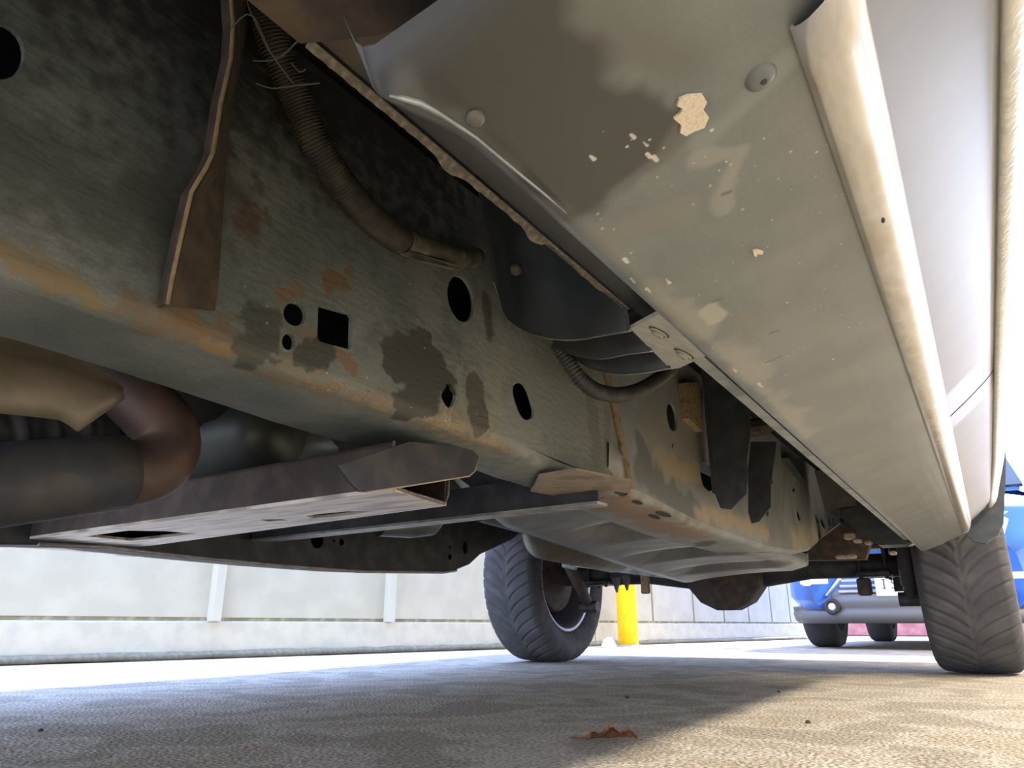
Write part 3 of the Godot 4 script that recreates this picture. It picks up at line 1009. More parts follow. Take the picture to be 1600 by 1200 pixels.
func sill_and_board():
	# ---- running board ----
	var board := node("running_board", truck)
	board.set_meta("label", "wide grey running board with dusty stained underside")
	var L := []
	var dark := C("41423f")
	var dust := C("a3a297")
	var blue := C("848b89")
	L.append({"p": bps([[860, 20], [960, 60], [1060, 90]]), "r": 0.02, "c": C("61645f"), "s": 0.9, "n": 0.2, "f": 0.45, "a": 0.7})
	L.append({"p": bps([[880, 300], [760, 200], [820, 120], [960, 240]]), "r": 0.030, "c": dark, "s": 0.40, "n": 0.18, "f": 0.45})
	L.append({"p": bps([[620, 150], [700, 90], [800, 30]]), "r": 0.026, "c": dark, "s": 0.40, "n": 0.09, "f": 0.45})
	L.append({"p": bps([[640, 160], [720, 220], [800, 290], [870, 340]]), "r": 0.012, "c": C("5a5b58"), "s": 0.65, "n": 0.18, "f": 0.45})
	L.append({"p": bps([[700, 130], [820, 90], [900, 170], [1000, 200], [930, 290], [850, 280]]), "r": 0.013, "c": dark, "s": 0.45, "n": 0.27, "f": 0.45})
	L.append({"p": bps([[960, 300], [1040, 240], [1090, 170]]), "r": 0.007, "c": C("636360"), "s": 0.85, "n": 0.36, "f": 0.45, "a": 0.8})
	L.append({"p": bps([[1100, 220], [1160, 170], [1230, 100]]), "r": 0.010, "c": blue, "s": 0.85, "n": 0.36, "f": 0.45, "a": 0.7})
	L.append({"p": bps([[1090, 250], [1150, 240], [1130, 330]]), "r": 0.008, "c": C("989890"), "s": 0.65, "n": 0.54, "f": 0.45, "a": 0.6})
	L.append({"p": bps([[950, 370], [1010, 350], [1060, 330]]), "r": 0.012, "c": C("7a7a74"), "s": 0.75, "n": 0.54, "f": 0.45, "a": 0.7})
	L.append({"p": bps([[1000, 450], [1100, 520], [1180, 590], [1260, 680]]), "r": 0.016, "c": C("9c9a8c"), "s": 0.95, "n": 0.54, "f": 0.45, "a": 0.6})
	L.append({"p": bps([[1180, 520], [1160, 500]]), "r": 0.016, "c": C("73736e"), "s": 0.85, "n": 0.54, "f": 0.45, "a": 0.7})
	L.append({"p": bps([[1110, 480], [1120, 495]]), "r": 0.007, "c": C("a5a396"), "s": 0.65, "n": 0.54, "f": 0.45, "a": 0.8})
	for i in 140:
		var q := bp(rng.randf_range(930, 1440), rng.randf_range(200, 760))
		L.append({"p": [q], "r": rng.randf_range(0.0004, 0.0011), "c": C("d9d6c8"), "s": 0.5, "n": 0.3, "a": rng.randf_range(0.4, 0.9)})
	for q in [[922, 243], [985, 210], [1005, 222], [1010, 240], [1020, 245], [985, 435], [975, 403], [1010, 450], [1040, 435], [1185, 598], [1145, 575]]:
		L.append({"p": [bp(q[0], q[1]), bp(q[0] + 6, q[1] + 6)], "r": 0.0012, "c": C("cfcbbd"), "s": 0.5, "n": 0.8, "a": 0.9})
	for q in [[1130, 303], [1205, 520], [1200, 565], [1210, 560], [1115, 470]]:
		L.append({"p": [bp(q[0], q[1]), bp(q[0] + 10, q[1] - 3)], "r": 0.002, "c": C("5f5f5a"), "s": 0.6, "n": 0.6, "a": 0.8})
	var r := Rect2(0.14, -0.02, 2.41, 0.16)
	var m := flat(Color.WHITE, 0.36)
	m.albedo_texture = paint(1500, 440, r, [C("6c7372"), C("797e7c"), 0.03], 9.0, L, 71, true)
	m.heightmap_enabled = true
	m.heightmap_texture = ntex(0.02, [], [], 72, 512, 2)
	m.heightmap_scale = 0.02
	var b := MB.new(1)
	b.uvf = func(p: Vector3) -> Vector2:
		var d: float = -p.z
		return Vector2(log(d / r.position.x) / log(r.end.x / r.position.x), 1.0 - ((p.x - PA.x) / (PB.x - PA.x) * 0.115 - r.position.y) / r.size.y)
	var prof := func(d: float) -> PackedVector3Array:
		var e := smoothstep(2.30, 2.47, d)
		var o := PackedVector3Array()
		for q in [[-0.150, 0.350], [-0.1425, 0.328], [-0.139, 0.3225], [-0.133, 0.320], [-0.127, 0.3215], [-0.10, 0.3312], [-0.08, 0.338], [-0.05, 0.3482], [-0.03, 0.355], [-0.021, 0.359], [-0.012, 0.366], [-0.012, 0.385], [-0.05, 0.395], [-0.15, 0.39]]:
			o.append(V(q[0] - 0.012 * e * e * (1.0 if q[0] > -0.06 else 0.0), q[1], -d))
		return o
	var rows := []
	var ds := [0.151, 0.154, 0.16, 0.165, 0.172]
	for i in 50:
		ds.append(0.18 * pow(2.47 / 0.18, i / 49.0))
	for d in ds:
		var row: PackedVector3Array = prof.call(d)
		for j in row.size():
			if row[j].x < -0.12:
				row[j].x -= 0.012 * (1.0 - smoothstep(0.155, 0.2, d))
			if d < 0.16:
				row[j].y = lerpf(row[j].y, 0.37, (0.16 - d) / 0.03)
		rows.append(row)
	b.grid(rows)
	b.smooth(-1)
	var last: PackedVector3Array = rows[-1]
	b.prism(last, V(0, 0, -0.003))
	obj("board_shell", b, m, board)
	# pale trim strip along its outer edge
	var t := MB.new(1)
	var tr := []
	for i in 60:
		var d := 0.243 + 2.13 * i / 59.0
		var k := smoothstep(2.25, 2.37, d)
		var row := PackedVector3Array()
		for q in [[-0.026, 0.3580], [-0.0255, 0.3555], [-0.0235, 0.3545], [-0.020, 0.3540], [-0.0145, 0.3550], [-0.009, 0.3585], [-0.0055, 0.364], [-0.0035, 0.371], [-0.003, 0.380], [-0.003, 0.395]]:
			row.append(V(q[0] - 0.004 * k, q[1] + 0.002 * k, -d - (q[0] + 0.026) * -0.6))
		tr.append(row)
	t.slab(tr, 0.0016, -1.0)
	var trim := obj("trim_strip", t, M.chrome, board, "pale shiny trim strip along the outer edge")
	for q in [[1278, 77, 3.2], [1304, 168, 3.0], [1352, 329, 2.2], [1380, 345, 3.0], [1366, 322, 1.4], [1374, 385, 1.4]]:
		var sp := MB.new(-1)
		var poly := PackedVector3Array()
		for p in ell(Vector2(q[0], q[1]), q[2], q[2] * 1.3, 0.3, 9):
			poly.append(PN(p.x, p.y, V(-0.018, 0.3535, 0), V(-0.1, -1, 0).normalized()))
		sp.prism(poly, V(0, 0.0005, 0))
		obj("tar_spot", sp, M.socket, trim)
	# peeled pale patches on the underside
	var nb := Vector3(PB.y - PA.y, -(PB.x - PA.x), 0).normalized()
	for src in [[[1058, 166], [1062, 155], [1075, 150], [1098, 148], [1105, 160], [1099, 172], [1108, 184], [1101, 200], [1085, 206], [1072, 213], [1063, 208], [1065, 196], [1053, 186], [1063, 178], [1067, 170]], [[1177, 393], [1184, 391], [1193, 394], [1191, 398], [1184, 397], [1182, 402], [1178, 399]]]:
		var pm := MB.new(-1)
		var poly := PackedVector3Array()
		for q in src:
			poly.append(PN(q[0], q[1], PA + nb * 0.0012, nb))
		pm.prism(poly, -nb * 0.0012)
		obj("peeled_patch", pm, M.cream, board, "pale cream patch of peeled coating")
	var re := MB.new(0)  # pale bead stands in for the highlight along the board's inner edge
	var rp := PackedVector3Array()
	for q in [[610, 150], [630, 154], [655, 161], [690, 180], [745, 216], [800, 262], [850, 303], [885, 333]]:
		rp.append(P(q[0], q[1], 0, -0.1295))
	re.tube(rp, [0.0004, 0.0010, 0.0012, 0.0009, 0.0006, 0.0006, 0.0006, 0.0003], 8)
	obj("edge_highlight", re, M.silver, board, "bright bead drawn as the highlight on the curled edge")
	# push clips
	for q in [[1189, 121, 0.0055, false], [743, 186, 0.0030, true]]:
		var o := PN(q[0], q[1], PA, nb)
		var cl := MB.new(1)
		var s: float = q[2]
		cl.lathe(o, nb, PackedVector2Array([Vector2(-0.001, s * 1.25), Vector2(0.0008, s * 1.15), Vector2(0.0022, s * 0.8), Vector2(0.0026, s * 0.4), Vector2(0.0026, 0.0)]), 20)
		var head := obj("push_clip", cl, M.tape if q[3] else m, board)
		var hd := MB.new(-1)
		hd.lathe(o + nb * 0.0024, nb, PackedVector2Array([Vector2(0, s * 0.28), Vector2(0.0008, s * 0.22), Vector2(0.0008, 0)]), 10)
		if not q[3]:
			obj("clip_pin", hd, M.socket, head)
	# inner guide flange seen left of the board's edge
	var fl := MB.new(-1)
	fl.prism(PackedVector3Array([V(-0.174, 0.350, -0.53), V(-0.163, 0.350, -0.53), V(-0.163, 0.38, -0.53), V(-0.174, 0.38, -0.53)]), V(0, 0, -1.9))
	obj("inner_flange", fl, M.silver, board, "narrow grey inner flange")
	# ---- body sill between board and frame ----
	var sill := node("body_sill", truck)
	var sm := MB.new(1)
	var srows := []
	for i in 40:
		var d := -0.3 + 2.75 * i / 39.0
		srows.append(PackedVector3Array([V(-0.02, 0.40, -d), V(-0.14, 0.385, -d), V(-0.165, 0.382, -d), V(-0.185, 0.381, -d), V(-0.198, 0.379, -d), V(-0.2005, 0.382, -d), V(-0.202, 0.39, -d), V(-0.206, 0.63, -d)]))
	sm.grid(srows)
	var sillm := flat(Color.WHITE, 0.6)
	var sr := Rect2(-0.3, -0.25, 2.75, 0.3)
	var sl := []
	sl.append({"p": [Vector2(-0.1, -0.14), Vector2(0.10, -0.16), Vector2(0.16, -0.19)], "r": 0.06, "c": C("5c4d3a"), "s": 0.8, "n": 0.5, "a": 0.9})
	sl.append({"p": [Vector2(0.12, -0.18), Vector2(0.17, -0.17)], "r": 0.02, "c": C("746448"), "s": 0.7, "n": 0.7, "a": 0.8})
	sillm.albedo_texture = paint(900, 150, sr, [C("3d4042"), C("484a4a")], 12.0, sl, 75)
	sm = MB.new(1)
	sm.uvf = func(p: Vector3) -> Vector2: return Vector2((-p.z + 0.3) / 2.75, 1.0 - (p.x + 0.25) / 0.3)
	sm.grid(srows)
	obj("sill_underside", sm, sillm, sill, "dark sill, rusty brown towards the front")
	# flaking seam along the sill's inner edge
	var fk := MB.new(1)
	var frows := []
	for i in 120:
		var d := 0.17 + 0.33 * i / 119.0
		var w := 0.0016 + 0.0045 * smoothstep(0.24, 0.27, d) * maxf(0.0, sin(i * 0.21) + 0.5 * sin(i * 0.57)) + 0.001 * rng.randf()
		if d > 0.37:
			w *= 0.4
		frows.append(PackedVector3Array([V(-0.1985, 0.3782, -d), V(-0.2025, 0.3775, -d), V(-0.2025 - w * 0.4, 0.3770 - w * 0.3, -d)]))
	fk.slab(frows, 0.0012)
	obj("flaking_seam", fk, M.seam, sill, "flaking tan pinch seam")
	var nose := MB.new(1)
	var nr := []
	for i in 12:
		var hx := i / 11.0
		var row := PackedVector3Array()
		for j in 9:
			var u := j / 8.0
			row.append(V(-0.20 + 0.13 * u, 0.376 - 0.008 * sin(PI * u) * (1.0 - hx), -0.165 + 0.25 * hx - 0.012 * sin(PI * u)))
		nr.append(row)
	nose.slab(nr, 0.003)
	obj("sill_patch", nose, M.rust_brown, sill, "rusty brown front end of the sill")

func support_bracket():
	var br := node("support_bracket", truck)
	br.set_meta("label", "dark running board support bracket with three curved ribs and a bolted tab")
	var ribs := [
		[[[772, 440, -0.438], [790, 492, -0.43], [812, 511, -0.41], [838, 523, -0.375], [870, 530, -0.345], [905, 530, -0.315], [945, 523, -0.265], [985, 516, -0.20]], 0.15],
		[[[868, 543, -0.40], [885, 550, -0.375], [905, 556, -0.345], [940, 560, -0.305], [980, 553, -0.255], [1018, 548, -0.198]], 0.035],
		[[[895, 556, -0.40], [910, 567, -0.375], [932, 578, -0.335], [965, 584, -0.295], [1005, 582, -0.245], [1050, 574, -0.195]], 0.045],
	]
	for k in 3:
		var lip := PackedVector3Array()
		var cv := Curve3D.new()
		var src: Array = ribs[k][0]
		var raw := PackedVector3Array()
		for q in src:
			raw.append(P(q[0], q[1], 0, q[2]))
		for i in raw.size():
			var t := (raw[mini(i + 1, raw.size() - 1)] - raw[maxi(i - 1, 0)]) / 6.0
			cv.add_point(raw[i], -t, t)
		for i in 31:
			lip.append(cv.sample_baked(cv.get_baked_length() * i / 30.0, true))
		var rows := []
		for j in 6:
			var t := j / 5.0
			var row := PackedVector3Array()
			for p in lip:
				row.append(p + V(0.0, ribs[k][1] * t, (0.02 if k == 0 else 0.01) * sin(t * 1.5) + (0.03 * t * t if k == 0 else 0.0)))
			rows.append(row)
		var b := MB.new(1)
		b.slab(rows, 0.0022)
		var rib := obj("curved_rib", b, M.dark_plate, br)
		var e := MB.new(0)
		e.tube(lip, 0.0013, 6)
		obj("rib_edge", e, M.bar, rib)
	# tab
	var tb := MB.new(-1)
	var q0 := P(985, 514, 0, -0.20)
	var q1 := P(1031, 490, 0, -0.151)
	var q4 := P(1048, 577, 0, -0.20)
	var tn := (q1 - q0).cross(q4 - q0).normalized()
	var q2 := PN(1102, 556, q0, tn)
	var q3 := PN(1062, 575, q0, tn)
	tb.prism(PackedVector3Array([q0, q1, q2, q3, q4, PN(1020, 549, q0, tn)]), V(0, 0.003, 0))
	var tab := obj("bolted_tab", tb, grime(C("a3a194"), C("b0ad9e"), C("bcb8a5"), 0.6, 0.0, 12.0, 81, 0.015), br, "grey dusty tab with two round bolts")
	var n := -(q1 - q0).cross(q4 - q0).normalized()
	if n.y > 0:
		n = -n
	for q in [[1030, 518], [1069, 552]]:
		var o := PN(q[0], q[1], q0, n)
		var bb := MB.new(1)
		bb.lathe(o, n, PackedVector2Array([Vector2(-0.001, 0.0070), Vector2(0.0014, 0.0068), Vector2(0.0022, 0.0060), Vector2(0.0012, 0.0052), Vector2(0.0012, 0.0046), Vector2(0.0036, 0.0043), Vector2(0.0042, 0.0036), Vector2(0.0042, 0.0026), Vector2(0.0012, 0.0022), Vector2(0.0012, 0.0)]), 24)
		var bo := obj("bolt", bb, M.bolt, tab)
		var so := MB.new(-1)
		so.lathe(o, n, PackedVector2Array([Vector2(0.0016, 0.0023), Vector2(0.0016, 0.0)]), 6)
		so.lathe(o, n, PackedVector2Array([Vector2(0.0006, 0.0082), Vector2(0.0008, 0.0068)]), 24)
		obj("bolt_socket", so, M.socket, bo)
	# bolts on the rail end of the bracket
	for q in [[738, 398, -0.432], [807, 420, -0.385]]:
		var o := P(q[0], q[1], 0, q[2])
		var bb := MB.new(1)
		bb.lathe(o, V(0.6, -0.2, 0.77).normalized(), PackedVector2Array([Vector2(-0.004, 0.007), Vector2(0.001, 0.007), Vector2(0.002, 0.0045), Vector2(0.005, 0.004), Vector2(0.005, 0)]), 16)
		obj("mounting_bolt", bb, M.bolt if q[0] < 750 else M.tape, br)

func curve_pts(src: Array, n: int) -> PackedVector3Array:
	var raw := PackedVector3Array()
	for q in src:
		raw.append(P(q[0], q[1], 0, q[2]))
	var cv := Curve3D.new()
	cv.bake_interval = 0.003
	for i in raw.size():
		var t := (raw[mini(i + 1, raw.size() - 1)] - raw[maxi(i - 1, 0)]) / 6.0
		cv.add_point(raw[i], -t, t)
	var o := PackedVector3Array()
	for i in n:
		o.append(cv.sample_baked(cv.get_baked_length() * i / (n - 1.0), true))
	return o

func hose(pts: PackedVector3Array, r: float, pitch_n: int) -> MB:
	var b := MB.new(0)
	var rad := PackedFloat32Array()
	for i in pts.size():
		rad.append(r + r * 0.10 * sin(TAU * i / pitch_n))
	b.tube(pts, rad, 16)
	return b

func conduit():
	var c := node("cable_conduit", truck)
	c.set_meta("label", "dusty corrugated cable conduit hanging along the frame rail")
	var a := curve_pts([[395, -40, -0.415], [425, 60, -0.415], [462, 150, -0.415], [495, 225, -0.413], [530, 282, -0.412], [570, 330, -0.412], [612, 366, -0.414], [645, 384, -0.416]], 401)
	obj("corrugated_hose", hose(a, 0.0125, 4), M.hose, c)
	var t := MB.new(0)
	var tp := curve_pts([[628, 376, -0.414], [655, 388, -0.416], [690, 398, -0.42], [725, 403, -0.425], [745, 402, -0.428]], 30)
	var rad := PackedFloat32Array()
	for i in 30:
		rad.append(0.0138 - 0.003 * i / 29.0 + 0.0007 * sin(i * 1.7))
	t.tube(tp, rad, 16)
	obj("tape_sleeve", t, M.tape, c, "grey taped sleeve")
	var fl := MB.new(-1)
	fl.prism(PackedVector3Array([P(626, 396, 0, -0.405), P(640, 393, 0, -0.405), P(700, 410, 0, -0.405), P(732, 424, 0, -0.41), P(700, 420, 0, -0.41), P(650, 406, 0, -0.405)]), V(-0.002, 0, 0))
	obj("tape_flap", fl, M.tape, c)
	var d := curve_pts([[868, 535, -0.405], [885, 560, -0.395], [905, 590, -0.385], [930, 610, -0.375], [960, 617, -0.365], [992, 612, -0.355], [1020, 598, -0.345], [1045, 578, -0.335], [1065, 552, -0.33], [1080, 520, -0.33]], 361)
	obj("corrugated_hose", hose(d, 0.0095, 4), M.hose_dark, c, "dark loop of hose below the bracket")
	# cobwebs between conduit and sill
	var w := MB.new(0)
	var strands := [[[357, 50, -0.39], [392, 22, -0.37], [425, 85, -0.36], [462, 135, -0.36]], [[386, 0, -0.38], [393, 22, -0.37], [430, 90, -0.37], [466, 62, -0.35]], [[400, 130, -0.39], [425, 138, -0.38], [460, 134, -0.36], [500, 130, -0.34]], [[395, 95, -0.39], [432, 92, -0.37], [470, 60, -0.34]], [[455, 98, -0.36], [468, 112, -0.36], [478, 108, -0.35]], [[534, 388, -0.434], [545, 394, -0.434], [558, 396, -0.434]]]
	for s in strands:
		w.tube(curve_pts(s, 14), 0.0005, 5)
	var wo := obj("cobweb", w, M.web, c, "thin grey cobweb strands")
	wo.set_meta("kind", "stuff")

func body():
	# right body side above the running board
	var body := node("body_side", truck)
	body.set_meta("label", "smooth grey lower body side bulging out above the running board")
	var prof := [[-0.012, 0.37], [-0.002, 0.378], [0.010, 0.388], [0.024, 0.400], [0.038, 0.413], [0.047, 0.422], [0.053, 0.430]]
	var mk := func(d0: float, d1: float, n: int) -> MB:
		var b := MB.new(1)
		var rows := []
		for i in n:
			var d := lerpf(d0, d1, i / (n - 1.0))
			var row := PackedVector3Array()
			var e := smoothstep(2.2, 2.5, d) * 0.012
			for q in prof:
				row.append(V(q[0] - e * 0.4, q[1] + e, -d))
			rows.append(row)
		b.slab(rows, 0.003, 1.0)
		return b
	obj("door_skin", mk.call(-0.4, 1.02, 14), M.body, body)
	obj("rear_skin", mk.call(1.026, 2.44, 20), M.body, body)
	var mo := MB.new(1)
	var rows := []
	for i in 40:
		var d := -0.4 + 2.84 * i / 39.0
		var e := smoothstep(1.6, 2.5, d) * 0.008
		var row := PackedVector3Array()
		for q in [[0.052, 0.432], [0.0535, 0.426], [0.057, 0.425], [0.064, 0.430], [0.073, 0.440], [0.080, 0.456], [0.085, 0.478], [0.088, 0.50], [0.089, 0.55], [0.088, 0.65], [0.082, 1.0], [0.06, 1.04]]:
			row.append(V(q[0] - e, q[1], -d))
		rows.append(row)
	mo.slab(rows, 0.003, 1.0)
	obj("side_moulding", mo, M.moulding, body, "pale weathered side moulding")
	# wheel arch
	var ar := MB.new(1)
	var arows := []
	for i in 25:
		var a := lerpf(0.30, PI + 0.3, i / 24.0)
		var p := Vector3(0, 0.317 + 0.055 + 0.46 * sin(a), -3.05 + 0.50 * cos(a))
		arows.append(PackedVector3Array([p + V(-0.32, 0, 0), p + V(-0.1, 0.005, 0), p + V(0.035, 0.0, 0), p + V(0.052, -0.004, 0), p + V(0.055, 0.012, 0)]))
	ar.slab(arows, 0.004)
	obj("wheel_arch_liner", ar, M.black_metal, body, "black wheel arch liner")
	# dark lip of the wheel arch behind the end of the body skin
	var al := MB.new(-1)
	var alp := PackedVector3Array()
	for q in [[1508, 834], [1522, 846], [1540, 849], [1560, 836], [1568, 818], [1571, 760], [1572, 700], [1560, 700], [1552, 770], [1540, 796], [1512, 806]]:
		alp.append(P(q[0], q[1], 2, -2.47))
	al.prism(alp, V(0, 0, -0.03))
	obj("wheel_arch_lip", al, M.dark_plate, body, "dark plastic wheel arch lip")
	# bed side behind the wheel
	var bed := MB.new(1)
	var brow := []
	for i in 8:
		var d := 3.5 + 0.7 * i / 7.0
		brow.append(PackedVector3Array([V(-0.1, 0.60, -d), V(0.0, 0.61, -d), V(0.02, 0.66, -d), V(0.03, 1.0, -d)]))
	bed.slab(brow, 0.003)
	obj("bed_side", bed, M.body, body)
	# floor pan over everything, and left side
	var fp := MB.new(-1)
	fp.prism(PackedVector3Array([V(0.07, 0.66, 1.2), V(-1.85, 0.66, 1.2), V(-1.85, 0.66, -4.2), V(0.02, 0.66, -4.2)]), V(0, 0.05, 0))
	obj("floor_pan", fp, M.dark_floor, truck, "dark underbody floor")
	var tn := MB.new(0)
	tn.tube(PackedVector3Array([V(-0.88, 0.55, 1.0), V(-0.88, 0.53, -0.2), V(-0.88, 0.50, -1.0), V(-0.88, 0.42, -1.35)]), [0.17, 0.16, 0.12, 0.06], 20)
	obj("gearbox", tn, M.black_metal, truck)
	var ls := MB.new(1)
	var lr := []
	for i in 12:
		var d := -1.2 + 5.4 * i / 11.0
		lr.append(PackedVector3Array([V(-1.68, 0.42, -d), V(-1.80, 0.44, -d), V(-1.86, 0.52, -d), V(-1.86, 1.0, -d)] if d < 2.4 else [V(-1.70, 0.66, -d), V(-1.80, 0.66, -d), V(-1.86, 0.68, -d), V(-1.86, 1.0, -d)]))
	ls.slab(lr, 0.003)
	obj("far_body_side", ls, M.body, truck)
	var tg := MB.new(-1)
	tg.box(V(-0.9, 0.62, -4.22), V(1.86, 0.16, 0.1), 0.02)
	obj("rear_bumper", tg, M.black_metal, truck)

func tank():
	var t := node("fuel_tank", truck)
	t.set_meta("label", "grey moulded fuel tank shield with a sharp lower ridge")
	var b := MB.new(1)
	var st := [
		# d, ridge x, ridge y, right x, right y
		[0.98, -0.66, 0.335, -0.45, 0.345],
		[1.02, -0.68, 0.318, -0.45, 0.332],
		[1.15, -0.72, 0.305, -0.46, 0.325],
		[1.5, -0.755, 0.289, -0.47, 0.305],
		[1.9, -0.80, 0.272, -0.475, 0.292],
		[2.3, -0.835, 0.258, -0.47, 0.280],
		[2.48, -0.85, 0.253, -0.47, 0.279],
		[2.55, -0.85, 0.262, -0.475, 0.290],
		[2.60, -0.84, 0.30, -0.485, 0.33],
		[2.62, -0.83, 0.42, -0.49, 0.42],
	]
	var rows := []
	for i in 60:
		var d := 0.98 + 1.64 * i / 59.0
		var k := 0
		while k < st.size() - 2 and d > st[k + 1][0]:
			k += 1
		var f := clampf((d - st[k][0]) / (st[k + 1][0] - st[k][0]), 0, 1)
		var rx := lerpf(st[k][1], st[k + 1][1], f)
		var ry := lerpf(st[k][2], st[k + 1][2], f)
		var qx := lerpf(st[k][3], st[k + 1][3], f)
		var qy := lerpf(st[k][4], st[k + 1][4], f)
		var row := PackedVector3Array()
		row.append(V(rx - 0.16, ry + 0.14, -d))
		row.append(V(rx - 0.02, ry + 0.012, -d))
		row.append(V(rx - 0.004, ry, -d))
		row.append(V(rx + 0.02, ry + 0.001, -d))
		row.append(V(rx + 0.055, ry + 0.008, -d))
		for j in 9:
			var u := (j + 1) / 10.0
			var wv := 0.0
			# pressed-in channels that run across
			if d > 1.3 and d < 2.45:
				wv = 0.024 * smoothstep(0.1, 0.5, sin((d - 1.3) * TAU / 0.40)) * smoothstep(0.0, 0.25, u) * (1.0 - smoothstep(0.8, 1.0, u))
			row.append(V(lerpf(rx + 0.055, qx, u), lerpf(ry + 0.008, qy, u) + 0.006 * sin(PI * u) + wv, -d))
		row.append(V(qx + 0.012, qy + 0.012, -d))
		row.append(V(qx + 0.015, qy + 0.05, -d))
		rows.append(row)
	b.grid(rows)
	obj("tank_shell", b, M.tank, t)
	var fr := MB.new(-1)
	fr.prism(PackedVector3Array([V(-0.84, 0.46, -0.98), V(-0.66, 0.335, -0.98), V(-0.45, 0.345, -0.98), V(-0.44, 0.46, -0.98)]), V(0, 0, -0.004))
	obj("tank_front", fr, M.dark_plate, t)
	# muffler and tail pipe left of the tank
	var mu := MB.new(0)
	mu.tube(PackedVector3Array([V(-1.02, 0.40, -1.5), V(-1.02, 0.39, -1.75), V(-1.03, 0.375, -1.85), V(-1.05, 0.365, -2.35), V(-1.06, 0.36, -2.45), V(-1.08, 0.37, -2.8)]), [0.03, 0.032, 0.075, 0.078, 0.035, 0.03], 22)
	obj("muffler", mu, M.tan_shield, truck, "dull tan muffler between the tank and the far rail")
	var tl := MB.new(-1)
	tl.prism(PackedVector3Array([P(878, 883, 2, -2.6), P(880, 878, 2, -2.6), P(960, 868, 2, -2.6), P(1060, 900, 2, -2.6), P(1058, 906, 2, -2.6)]), V(0, 0, -0.006))
	tl.tube(PackedVector3Array([P(880, 882, 2, -2.61), P(900, 886, 2, -2.61)]), 0.012, 12)
	obj("hanger_bar", tl, M.silver, truck)

